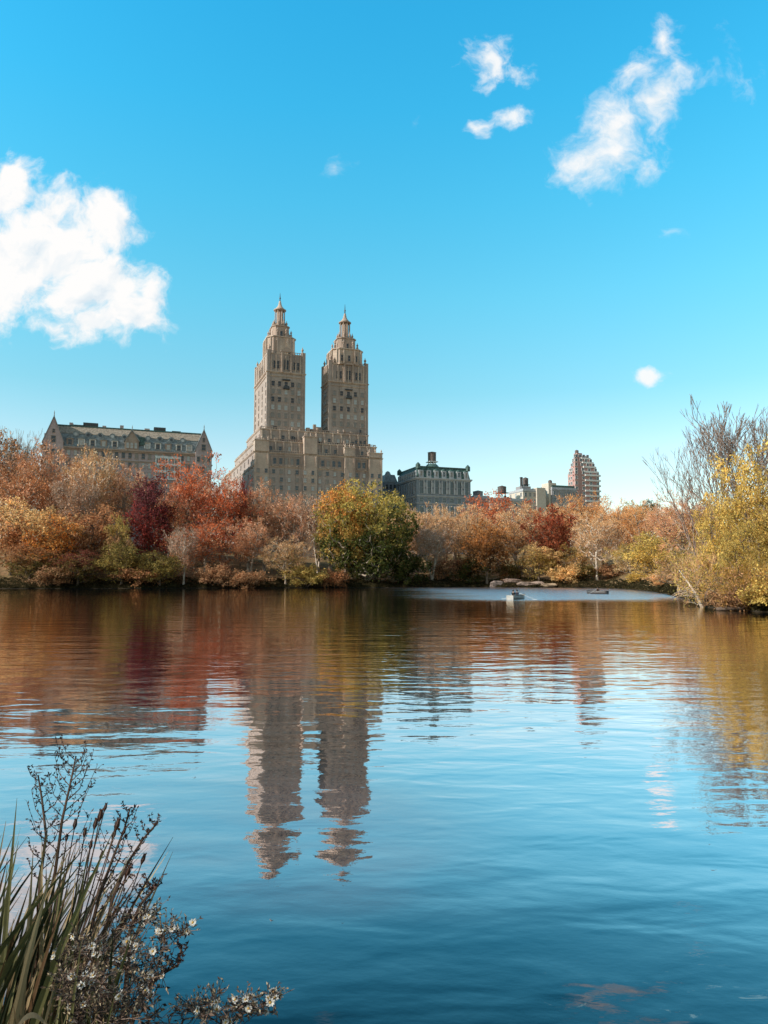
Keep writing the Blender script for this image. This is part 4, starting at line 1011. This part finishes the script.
def right_blocks():
    base = Frame(0, 365, 4)
    def block(px0, px1, pyt, Yd, depth, mat, lab, rows=4, cols=3, pybase=500, parapet=True, corner=None):
        """street-aligned block; px0..px1 is its park front, Yd its distance"""
        k = ((px0-384)/F)/(CP-(512-pyt)/F*SP); fr = Frame(k*Yd, Yd, 4.); W = fr.lx(px1, pyt)
        o = thing('apartment_building', lab, 'building', (fr.o.x, fr.o.y, fr.z), TH); zt = fr.h(pyt, 0)
        MB().box(0, W, 0, depth, 0, zt).build('wall', mat, o)
        if parapet:
            m = MB(); cornice(m, 0, W, 0, depth, zt-.2, .3, .6); m.box(0,W,0,.3,zt+.023,zt+.8); m.box(0,.3,.3,depth,zt+.023,zt+.8); m.build('cornice', M['greytrim'], o)
        Wn = Windows(o)
        for j in range(rows):
            for c_ in range(cols): Wn.add(1.5+(W-3)*c_/max(1, cols-1), 0, zt-3.2-j*3.5, 1.2, 1.8, 'f', 1)
            for c_ in range(3): Wn.add(0, 2+(depth-4)*c_/2, zt-3.2-j*3.5, 1.2, 1.8, 'l', 1)
        Wn.finish(M['greytrim'])
        return fr, W, zt, o
    fr, W, zt, o = block(474, 489.5, 497, 350, 14, M['greyplaster'], 'low plain grey block with a silver round tank, right of the mansard building')
    tank('water_tank', 'squat silver round tank on the low grey block', fr, W*.5, 4, zt-.2, 2.4, 2.6, .8, M['greyplaster'], None, 6)
    fr, W, zt, o = block(490, 524, 499, 385, 14, M['beige'], 'low beige block mostly hidden behind the orange-red treetops', cols=6)
    tank('water_tank', 'dark water tank on tall splayed legs left of the pale apartment blocks', fr, fr.lx(502,495,5), 5, zt-.2, 2.3, 3.2, 4.4, M['wood'], None, 6)
    for q in (10.5, 12.2, 14.): MB().box(q, q+.9, 3, 4, zt, zt+2.6-.3*(q-10)).build('chimney', M['dark'], o)
    fr, W, zt, o = block(523, 546, 490, 392, 15, M['beige'], 'cream apartment block lit by the sun with a tall chimney and tank on its roof', rows=4, cols=5)
    MB().box(W*.55, W*.92, -1.2, 6, 0, zt+1.5).build('stair_tower', M['beige'], o)
    xk = fr.lx(519.5, 482, 3); 
    MB().lathe([(.75,zt-4),(.7,zt+6.6),(.85,zt+6.7),(.85,zt+7.3)], 10, (max(.8,xk),3)).build('chimney', M['dark'], o)
    MB().box(.2, 6, 2, 8, zt-.2, zt+2.4).build('roof_hut', M['greyplaster'], o)
    tank('water_tank', 'dark water tank beside the tall chimney on the cream block', fr, fr.lx(525.5,482,5), 5, zt+2.4, 1.5, 3.4, 1.2, M['wood'], None, 5)
    fr, W, zt, o = block(552, 576, 488.5, 400, 18, M['greyplaster'], 'grey block with sunlit cream side wall and roof hut left of the stepped tower', rows=4, cols=5)
    MB().box(.5, W-.5, .5, 12, zt+.03, zt+2.).build('penthouse', M['copper'], o)
    MB().box(-1.5, 3.4, 1, 8, 0, zt+3.2).build('stair_tower', M['beige'], o)
    MB().lathe([(1.1,zt+3.2),(1.1,zt+4.6),(.1,zt+5.2)], 10, (.8,3)).build('roof_vent', M['wood'], o)
    # stepped brick tower with white balcony bands
    Yd = 420; k = ((575-384)/F)/(CP-(32)/F*SP); fr = Frame(k*Yd, Yd, 4.); W = fr.lx(599.5, 490); D = fr.ly(568, 490)
    o = thing('apartment_building', 'pink brick tower narrowing in steps, striped with white balconies', 'building', (fr.o.x, fr.o.y, fr.z), TH)
    st = [(0,0,474),(.9,.9,469),(1.9,1.8,464.5),(3.0,2.9,460),(4.4,4.2,456)]
    zprev = 0; Wn = Windows(o); print('ZG', W, D)
    for i, (a, b_, py) in enumerate(st):
        z1 = fr.h(py, W/2, 4); x0, x1, y0, y1 = a*.6, W-b_, a*.8, D-b_*.8
        MB().box(x0, x1, y0, y1, max(0, zprev-.4), z1).build('wall', M['pinkbrick'], o)
        z = max(zprev, 18)+.3
        while z < z1-.5:
            s = MB(); s.box(x0+(x1-x0)*.40, x1+.5, y0-.9, y0+.6, z, z+.95); s.build('balcony', M['white'], o)
            s = MB(); s.box(x0-.5, x0+.5, y0+1, y0+(y1-y0)*.3, z, z+.6); s.build('balcony', M['pinkbrick'], o)
            for c_ in range(4): Wn.add(x0+1+(x1-x0-2)*c_/3, y0, z+1.1, 1.5, 1.5, 'f', 1+z/100, 'dark')
            for c_ in range(2): Wn.add(x0, y0+(y1-y0)*(.45+.3*c_), z+1.1, 1.2, 1.5, 'l', 1, 'dark')
            z += 3.0
        zprev = z1
    zz = fr.h(452, W/2, 5); MB().box(5.6*.6+1.5, 5.6*.6+5, 4.5, 8, zprev-.2, zz-.8).build('roof_hut', M['pinkbrick'], o)
    MB().lathe([(1.1,zz-1),(1.1,zz+.8),(.2,zz+1.3)], 10, (5.6*.6+2.4,6)).build('roof_vent', M['wood'], o)
    Wn.finish(M['white'], 90)
right_blocks()

# ------------------------------------------------------------------ people and rowing boats
def skin_mesh(name, verts, edges, radii, root=0, mat=None):
    me = bpy.data.meshes.new(name); me.from_pydata(verts, edges, []); me.update(); me.materials.append(mat)
    o = bpy.data.objects.new(name+'_tmp', me); C.objects.link(o)
    o.modifiers.new('s', 'SKIN'); o.modifiers.new('u', 'SUBSURF').levels = 1; o.modifiers['u'].render_levels = 1
    for i, r in enumerate(radii): 
        sv = me.skin_vertices[0].data[i]; sv.radius = (r, r); sv.use_root = (i == root)
    dg = bpy.context.evaluated_depsgraph_get(); e = o.evaluated_get(dg); m2 = bpy.data.meshes.new_from_object(e)
    bpy.data.objects.remove(o); m2.materials.clear(); m2.materials.append(mat)
    for p in m2.polygons: p.use_smooth = True
    return m2
M['skin'] = simple('skin', (.45,.27,.19), .6, .3, .1, 9); M['hair'] = simple('hair', (.03,.022,.018), .7, .3, .3, 9)
def person(loc, rz, jacket, label, reach=True):
    t = thing('person', label, 'person', loc, rz)
    jm = simple('jacket', jacket, .85, .2, .3, 6); tm = simple('trousers', (.03,.035,.05), .9, .2, .3, 6)
    # seated on a thwart, facing local -y; z 0 = seat height
    V = [(0,0,.09),(0,.02,.28),(0,-.02,.48),(0,-.03,.58),(0,-.05,.66),(0,-.06,.76),(0,-.06,.85),
         (.19,-.02,.50),(.25,-.16,.30),(.20,-.40,.26),(.18,-.47,.25),(-.19,-.02,.50),(-.25,-.16,.30),(-.20,-.40,.26),(-.18,-.47,.25),
         (.10,-.02,.08),(.13,-.42,.13),(.13,-.50,-.24),(.13,-.62,-.27),(-.10,-.02,.08),(-.13,-.42,.13),(-.13,-.50,-.24),(-.13,-.62,-.27)]
    E = [(0,1),(1,2),(2,3),(3,4),(4,5),(5,6),(2,7),(7,8),(8,9),(9,10),(2,11),(11,12),(12,13),(13,14),(0,15),(15,16),(16,17),(17,18),(0,19),(19,20),(20,21),(21,22)]
    Rr = [.13,.13,.12,.055,.06,.10,.075,.06,.048,.036,.03,.06,.048,.036,.03,.09,.065,.048,.035,.09,.065,.048,.035]
    link('body', skin_mesh('body', V, E, Rr, 0, M['skin']), t)
    jv = [V[0],V[1],V[2],(0,-.03,.55),V[7],V[8],V[9],V[11],V[12],V[13]]; je = [(0,1),(1,2),(2,3),(2,4),(4,5),(5,6),(2,7),(7,8),(8,9)]
    link('jacket', skin_mesh('jacket', jv, je, [.155,.15,.145,.08,.078,.062,.05,.078,.062,.05], 0, jm), t)
    tv = [V[0],V[15],V[16],V[17],V[19],V[20],V[21]]; link('trousers', skin_mesh('trousers', tv, [(0,1),(1,2),(2,3),(0,4),(4,5),(5,6)], [.14,.105,.08,.062,.105,.08,.062], 0, tm), t)
    h = MB(); h.lathe([(.02,.90),(.07,.885),(.105,.83),(.112,.77),(.10,.71)], 12, (0,-.04)); link('hair', h.mesh('hair', M['hair'], True), t)
    f = MB(); 
    for sx in (-.035,.035): f.lathe([(.012,.765),(.012,.78)], 6, (sx,-.155))
    f.box(-.012,.012,-.18,-.14,.73,.76); f.box(-.03,.03,-.158,-.14,.70,.71); link('face', f.mesh('face', M['hair']), t)
    return t
def rowboat(x, y, rz, L, hull, label, oars=True):
    t = thing('rowing_boat', label, 'boat', (x, y, 0), rz)
    hull = tuple(c*.7 for c in hull); hm = simple('hull_paint', hull, .45, .4, .15, 3.); inn = simple('hull_inside', tuple(c*.55 for c in hull), .7, .2, .3, 5.)
    n = 15; V = []; sec = 7
    for i in range(n):
        s = i/(n-1); xx = (s-.5)*L; b = .66*(1-(max(0, s-.45)/.55)**2.4)*(.80+.2*min(1, s/.3)); top = .46+.28*max(0, s-.5)**2*4*.7+.05*(1-s); kz = -.10+.30*max(0, s-.8)**1.5*4
        for j in range(sec):
            q = -1+2*j/(sec-1); V.append((xx, b*math.copysign(abs(q)**.7, q)*1.0, kz+(top-kz)*abs(q)**2.2))
    f = [(i*sec+j, (i+1)*sec+j, (i+1)*sec+j+1, i*sec+j+1) for i in range(n-1) for j in range(sec-1)]+[tuple(range(sec))]
    h = MB().add(V, f).mesh('hull', hm, True); ho = link('hull', h, t); so_ = ho.modifiers.new('thickness', 'SOLIDIFY'); so_.thickness = .04
    g = MB()
    for sgn in (0, sec-1): g.tube([V[i*sec+sgn] for i in range(n)], .035, 5)
    g.tube([V[j] for j in range(sec)], .03, 5); g.build('gunwale', inn, t)
    for xx in (-L*.30, -L*.02, L*.22): MB().box(xx-.13, xx+.13, -.52, .52, .36, .40).build('thwart', inn, t)
    MB().box(-L/2-.06, -L/2-.01, -.50, .50, -.05, .54).build('transom', hm, t)
    if oars:
        for sy in (-1, 1):
            o = MB(); o.tube([(-.02, sy*.28, .80), (.05, sy*.66, .68), (.5, sy*2.1, .05)], [.025,.025,.022], 6); o.box(.44, .60, sy*2.35-.28, sy*2.35+.28, .0, .03); o.build('oar', M['white'], t)
    return t
b1 = at(516, 598.5, 100); rz1 = R(52)
rowboat(b1.x, 99, rz1, 4.0, (.62,.60,.56), 'white rowing boat with two people aboard, out on the pale blue water')
def inboat(cx, cy, rz, lx, ly, z): return (cx+lx*math.cos(rz)-ly*math.sin(rz), cy+lx*math.sin(rz)+ly*math.cos(rz), z)
person(inboat(b1.x,99,rz1,-.07,-.02,.36), rz1+R(90)+math.pi, (.03,.03,.045), 'rower in a dark jacket sitting mid-boat in the white rowing boat')
person(inboat(b1.x,99,rz1,-1.15,.0,.36), rz1+R(90), (.02,.02,.022), 'passenger in black at the stern of the white rowing boat')
b2 = at(597, 592, 132); rz2 = R(140)
rowboat(b2.x, 132, rz2, 3.8, (.10,.09,.09), 'dark rowing boat farther off, in front of the white-trunked tree')
person(inboat(b2.x,132,rz2,-.07,0,.36), rz2+R(90)+math.pi, (.06,.035,.03), 'lone rower in brown in the dark rowing boat')

# ------------------------------------------------------------------ plants on the near bank
def flat(name, c1, c2, trans=.25, rough=.6):
    m, t = newmat(name); geo = t.n('ShaderNodeNewGeometry'); nz = t.noise(obco(t), 18., 4)
    f = t.m('ADD', t.m('MULTIPLY', geo.outputs['Random Per Island'], .75), t.m('MULTIPLY', nz, .4))
    c = t.mix(t.sm(f, .25, .85), (*c1, 1), (*c2, 1))
    d = t.n('ShaderNodeBsdfPrincipled', i_Base_Color=c, i_Roughness=rough); d.inputs['Specular IOR Level'].default_value = .25
    tr = t.n('ShaderNodeBsdfTranslucent', i_Color=c); mx = t.n('ShaderNodeMixShader', i_0=trans); t.put(mx.inputs[1], d); t.put(mx.inputs[2], tr); t.put(t.out.inputs[0], mx)
    return m
M['blade'] = flat('strap_leaf', (.010,.016,.007), (.15,.14,.055)); M['blade_dry'] = flat('dry_leaf', (.09,.045,.02), (.42,.31,.17))  # near plant colours kept dark in place of shade falling on them
M['stem'] = flat('dark_stem', (.03,.018,.015), (.14,.085,.06), 0); M['pod'] = flat('seed_pod', (.025,.014,.012), (.11,.05,.035), 0); M['petal'] = flat('petal', (.46,.43,.40), (.78,.74,.68), .4)
M['disc'] = flat('flower_disc', (.18,.09,.02), (.45,.27,.06), 0); M['asterleaf'] = flat('aster_leaf', (.022,.016,.014), (.17,.105,.075)); M['fluff'] = flat('dry_bract', (.26,.17,.09), (.46,.36,.24))  # aster leaves darkened to carry the shadows inside the clump
def blade(m, base, tip, w, bend=.15, side=0., n=8, mat=0, fold=.25):
    base = Vector(base); tip = Vector(tip); d = tip-base; L = d.length; sd = d.cross(Vector((0,1,0))).normalized() if abs(d.normalized().y) < .95 else Vector((1,0,0))
    sd = (sd*math.cos(side)+Vector((0,1,0))*math.sin(side)).normalized(); up = Vector((0,0,1)); V = []
    ax = Vector((d.x, d.y, 0)); ax = ax.normalized() if ax.length > .01 else Vector((1,0,0))
    for i in range(n+1):
        s = i/n; p = base + d*s - ax*(bend*L*math.sin(s*math.pi)) ; ww = w*(min(1, .55+s*1.5))*(1-s**3.2)*.5+.0005
        nm = sd.cross(d).normalized()
        V += [tuple(p-sd*ww), tuple(p+nm*ww*fold), tuple(p+sd*ww)]
    f = []
    for i in range(n): a = i*3; f += [(a,a+1,a+4,a+3),(a+1,a+2,a+5,a+4)]
    m.add(V, f, mat)
rf = random.Random(11)
def strap_clump(label, pxs, n, tipy, Y, lean, dry=.3, wd=.021):
    bx = at(sum(pxs)/2, 900, Y).x
    t = thing('strap_leaf_plant', label, 'plant', (bx, Y, 1.1)); g = MB(); dr = MB()
    for i in range(n):
        px0 = rf.uniform(*pxs); yb = Y+rf.uniform(-.22,.22); b = Vector((at(px0, 900, yb).x, yb, 1.02))
        ty = rf.uniform(*tipy); tp = at(px0+lean*rf.uniform(.2,1.25)*(1060-ty)/250+rf.gauss(0,14), ty, yb+rf.uniform(-.15,.15))
        q = rf.random() < dry
        blade(dr if q else g, b-t.location, tp-t.location, wd*rf.uniform(.45,1.3), rf.choice([rf.uniform(-.02,.08), rf.uniform(.05,.22)]), rf.uniform(-1,1))
    g.build('leaves', M['blade'], t); dr.build('dry_leaves', M['blade_dry'], t); return t
strap_clump('dense clump of long dark strap leaves at the left edge of the foreground', (-90,22), 150, (812,1000), 2.15, 90, .35)
strap_clump('clump of brown and green strap leaves leaning right in the lower left corner', (0,60), 130, (835,1000), 2.35, 118, .6)
strap_clump('low tuft of dark leaves at the bottom left of the flowering stems', (30,110), 50, (930,1010), 2.0, 50, .25)
# one tall blade standing alone and one pale arching blade
t = thing('strap_leaf', 'single dark pointed blade standing tallest at the left edge', 'plant', (at(4,900,2.05).x, 2.05, 1.1)); m = MB(); blade(m, (-.03,0,-.05), at(17,798,2.05)-t.location, .022, .0, .2); m.build('leaf', M['blade'], t)
t = thing('strap_leaf', 'pale yellow-green blade curling over at the bottom left edge', 'plant', (at(10,1040,1.75).x, 1.75, 1.15)); m = MB()
pp = [at(12+44*k/14, 1015+ (k-6.5)**2*.55, 1.75+.004*k) for k in range(15)]; V = []
for i, p in enumerate(pp): w_ = .0075*math.sin(math.pi*(i+.4)/15)**.6; q = p-t.location; V += [tuple(q+Vector((0,-.3*w_,w_))), tuple(q+Vector((0,.3*w_,-w_)))]
m.add(V, [(2*i,2*i+1,2*i+3,2*i+2) for i in range(14)]); m.build('leaf', M['fluff'], t)

def small_leaf(m, p, d, L, w, mat=0):
    d = d.normalized(); s = d.cross(Vector((rf.gauss(0,1), rf.gauss(0,1), rf.gauss(0,1)))).normalized(); n_ = d.cross(s)
    m.add([tuple(p), tuple(p+d*L*.4+s*w+n_*w*.3), tuple(p+d*L), tuple(p+d*L*.4-s*w+n_*w*.3)], [(0,1,2,3)], mat)
def plume(label, root, stem, Y, spread=38, nbr=16, seed=1):
    """weed plume: main stem with upcurving side sprays carrying tiny seed leaves; points are measured positions at depth Y"""
    r = random.Random(seed); p0 = at(*root, Y); t = thing('weed_stalk', label, 'plant', (p0.x, Y, p0.z)); O = t.location
    pts = [at(*root, Y)]+[at(x, y, Y+r.uniform(-.03,.03)) for x, y in stem]; m = MB(); lf = MB()
    m.tube([p-O for p in pts], [.0055*(1-i/len(pts))+.0014 for i in range(len(pts))], 5)
    for k in range(nbr):
        s = .35+.65*k/nbr; i = min(int(s*(len(pts)-1)), len(pts)-2); q = pts[i].lerp(pts[i+1], s*(len(pts)-1)-i)-O
        L = (spread/F*Y)*(1.15-s*.75)*r.uniform(.6,1.2); sg = -1 if k % 2 else 1; a = r.uniform(-.6,.6)
        e1 = q+Vector((sg*L*.5, a*L*.5, L*.45)); e2 = e1+Vector((sg*L*.28, a*L*.3, L*.75))
        m.tube([q, e1, e2], [.0017,.0012,.0006], 4)
        for j in range(9):
            u = (j+1)/9; z = q.lerp(e1, u*2) if u < .5 else e1.lerp(e2, (u-.5)*2)
            small_leaf(lf, z, Vector((r.gauss(0,1), r.gauss(0,1), r.gauss(.6,1))), r.uniform(.007,.016), r.uniform(.0018,.0034))
            if j % 3 == 1:
                d = Vector((r.gauss(0,.6), r.gauss(0,.6), 1)).normalized()*L*.3; m.tube([z, z+d], [.0009,.0005], 3)
                for w_ in (.4,.7,1): small_leaf(lf, z+d*w_, Vector((r.gauss(0,1), r.gauss(0,1), r.gauss(.6,1))), .010, .0024)
    m.build('stem', M['stem'], t); lf.build('leaves', M['pod'], t); return t
plume('tallest branching weed stalk rising dark against the water at the left', (38,1060), [(44,960),(54,880),(62,820),(70,785),(76,756)], 2.25, 44, 22, 2)
plume('feathery weed stalk arching left of the tallest stalk', (30,1060), [(36,960),(40,880),(46,835),(42,800),(38,775)], 2.3, 30, 14, 3)
plume('thin weed stalk leaning right beside the brown seed pods', (70,1060), [(84,960),(98,900),(112,860),(124,830),(130,808)], 2.3, 26, 14, 4)
plume('wiry weed stalk reaching farthest right over the water', (80,1060), [(98,970),(112,900),(128,862),(144,838),(158,822)], 2.25, 22, 14, 5)
plume('small weed stalk above the white flowers', (120,1050), [(126,980),(130,930),(140,905),(150,893),(158,886)], 2.0, 24, 14, 6)
plume('drooping dark weed sprig right of the white flowers', (120,1060), [(136,1010),(150,985),(165,972),(178,965),(182,945)], 1.95, 20, 12, 7)

def pod_plant(label, root, heads, Y, seed):
    r = random.Random(seed); p0 = at(*root, Y); t = thing('seed_head_plant', label, 'plant', (p0.x, Y, p0.z)); O = t.location; m = MB()
    for (x, y, s_) in heads:
        yy = Y+r.uniform(-.1,.1); e = at(x, y, yy); mid = p0.lerp(e, .55)+Vector((r.uniform(-.02,.01), 0, .02)); pts = [p0-O, mid-O, e-O]
        m.tube(pts, [.003,.0022,.0016], 5)
        h = MB(); L = .026*s_; d = (e-mid).normalized()
        for k in range(5):
            a = 2*math.pi*k/5; off = Vector((math.cos(a)*.0032, math.sin(a)*.0032, 0))*s_
            h.tube([e-O, e-O+d*L*.5+off*1.1, e-O+d*L+off*.6, e-O+d*L*1.15+off*1.6], [.0014,.0028*s_,.0020*s_,.0003], 6)
        h.build('seed_head', M['pod'], t)
    m.build('stem', M['stem'], t)
pod_plant('stalks topped with dark brown seed pods leaning right above the strap leaves', (50,1060), [(99,822,1.3),(104,812,.9),(94,830,1.2),(115,832,1.4),(122,836,.9),(112,840,1.1),(74,830,1.1),(84,838,1),(90,850,.9),(66,842,.8),(100,860,.8)], 2.2, 1)
pod_plant('two long stalks with single dark pods farther right over the water', (70,1060), [(141,865,1.15),(125,878,1.3),(128,872,.9)], 2.2, 2)

def flower_mesh(R_=.0078, n=13, seed=0):
    r = random.Random(seed); m = MB()
    for k in range(n):
        a = 2*math.pi*k/n+r.uniform(-.15,.15); l = R_*r.uniform(.8,1.15); d = Vector((math.cos(a), math.sin(a), r.uniform(.05,.5))); s = Vector((-math.sin(a), math.cos(a), 0)); w = R_*.19
        m.add([tuple(d*R_*.22-s*w*.5), tuple(d*l*.7-s*w), tuple(d*l), tuple(d*l*.7+s*w), tuple(d*R_*.22+s*w*.5)], [(0,1,2,3,4)], 0)
    m.lathe([(R_*.30,-.0012),(R_*.34,.0006),(R_*.22,.0022),(R_*.04,.0028)], 8, (0,0), 1)
    m.lathe([(.0007,-.008),(.0016,-.004),(R_*.30,-.0011)], 6, (0,0), 2)
    return m.mesh('flower', [M['petal'], M['disc'], M['asterleaf']])
FM = [flower_mesh(.0100,15,1), flower_mesh(.0088,13,2), flower_mesh(.0074,10,3)]
def aster(label, root, fl, Y, seed, extra=30, fill=None):
    r = random.Random(seed); p0 = at(*root, Y); t = thing('aster_plant', label, 'flowering plant', (p0.x, Y, p0.z)); O = t.location
    m = MB(); lf = MB(); fz = MB(); nodes = [p0]
    fl = list(fl)+[(x+r.gauss(0,7), y+r.gauss(0,6)) for x, y in fl[::2]]
    pts = [(x, y, 1) for x, y in fl]+[(x, y, 0) for x, y in (fill or [])]
    pts.sort(key=lambda q: math.hypot(q[0]-root[0], q[1]-root[1]))
    for (x, y, isf) in pts:
        e = at(x, y, Y+r.uniform(-.10,.10)); j = min(nodes, key=lambda n_: (n_-e).length+1.2*max(0, n_.z-e.z+.01)); L = (e-j).length
        seg = [j, j.lerp(e, .4)+Vector((r.gauss(0,.06), r.gauss(0,.06), .02))*L, j.lerp(e, .75)+Vector((r.gauss(0,.05), r.gauss(0,.05), .02))*L, e]
        thick = .0026 if L > .12 else .0015
        m.tube([q-O for q in seg], [thick, thick*.8, thick*.6, .0006], 4); nodes += seg[1:3]
        for k in range(int(4+L*70)):
            u = r.random(); q = seg[0].lerp(seg[2], u) if r.random() < .7 else seg[2].lerp(seg[3], u)
            small_leaf(lf, q-O, Vector((r.gauss(0,1), r.gauss(0,1), r.gauss(.3,.8))), r.uniform(.010,.026), r.uniform(.0016,.0036))
        # side twiglets with buds and dry bracts
        for k in range(5):
            q = seg[1].lerp(seg[3], r.random()); d = Vector((r.gauss(0,1), r.gauss(0,1), r.gauss(.7,.6))).normalized()*r.uniform(.02,.05)
            m.tube([q-O, q+d-O], [.0009,.0005], 3)
            for _ in range(3): small_leaf(lf, q+d*r.uniform(.6,1)-O, d+Vector((r.gauss(0,.02), r.gauss(0,.02), r.gauss(0,.02))), r.uniform(.006,.013), .0022, 1 if r.random() < .55 else 0)
        if isf:
            o = link('flower', FM[r.randrange(3)], t); o.location = e-O
            v = Vector((r.gauss(-.25,.45), -.75, r.gauss(.65,.35))); o.rotation_euler = v.to_track_quat('Z', 'Y').to_euler(); s_ = r.uniform(.85,1.25); o.scale = (s_,)*3
    m.build('stem', M['stem'], t); lf.build('leaves', [M['asterleaf'], M['fluff']], t)
c2 = lambda L: [(x/2.844+20, y/2.844+880) for x, y in L]
aster('white aster spray at the top of the flowering clump, leaning over the water', (100,1050), c2([(325,105),(355,108),(380,105),(372,96),(362,118),(345,100),(388,124)]), 2.0, 1, fill=[(120+rf.uniform(-14,26), 925+rf.uniform(-12,40)) for _ in range(16)])
aster('white aster spray reaching right at the end of the upper flowers', (112,1050), c2([(400,148),(412,143),(425,138),(440,135),(475,145),(465,152),(402,158),(482,150)]), 1.95, 2, fill=[(150+rf.uniform(-20,22), 945+rf.uniform(-10,50)) for _ in range(14)])
aster('white asters in the middle of the flowering clump', (95,1060), c2([(298,207),(378,203),(375,265),(330,190),(310,180),(285,225),(368,272),(322,222),(262,225)]), 1.9, 3, fill=[(125+rf.uniform(-30,26), 965+rf.uniform(-20,50)) for _ in range(26)])
aster('white asters at the left of the flowering clump beside the dark strap leaves', (70,1060), c2([(182,195),(215,200),(205,188),(155,195),(192,204),(222,212),(120,175),(230,188),(95,220)]), 1.95, 4, fill=[(85+rf.uniform(-24,26), 965+rf.uniform(-22,50)) for _ in range(24)])
aster('low white asters along the bottom edge of the flowering clump', (90,1070), c2([(170,295),(285,322),(357,315),(180,355),(145,400),(350,305),(186,268),(280,330),(176,300),(372,330),(240,300),(262,385)]), 1.8, 5, fill=[(100+rf.uniform(-46,50), 1000+rf.uniform(-30,26)) for _ in range(40)])
aster('long low aster branch stretching right along the bottom of the picture', (130,1065), c2([(558,348),(545,352),(565,345),(645,358),(612,340),(712,348),(740,330),(700,375),(600,402),(618,395),(655,335),(668,352),(725,335),(505,372),(640,365),(560,368),(585,405)]), 1.85, 6, fill=[(195+rf.uniform(0,85), 1018-rf.uniform(0,10)-0.0) for _ in range(16)]+[(150+rf.uniform(0,50), 1010+rf.uniform(-12,14)) for _ in range(12)])
def litter():
    rng = np.random.default_rng(8); m = MB(); n = 9000; P_ = np.stack([rng.uniform(-2.2,-.25,n), rng.uniform(1.2,2.9,n), np.zeros(n)], 1)
    zz = np.interp(P_[:,1], [1.2,2.1,2.6,3.0,3.4], [1.18,1.1,.86,.55,.2]); P_[:,2] = zz+rng.random(n)**2*.22; leaf_quads(m, P_, .035, rng, 0, .3, 2.2)
    o = m.build('ground_cover', M['asterleaf']); tag(o, 'dark matted leaves covering the near bank under the plants', 'ground cover', kind='stuff')
litter()
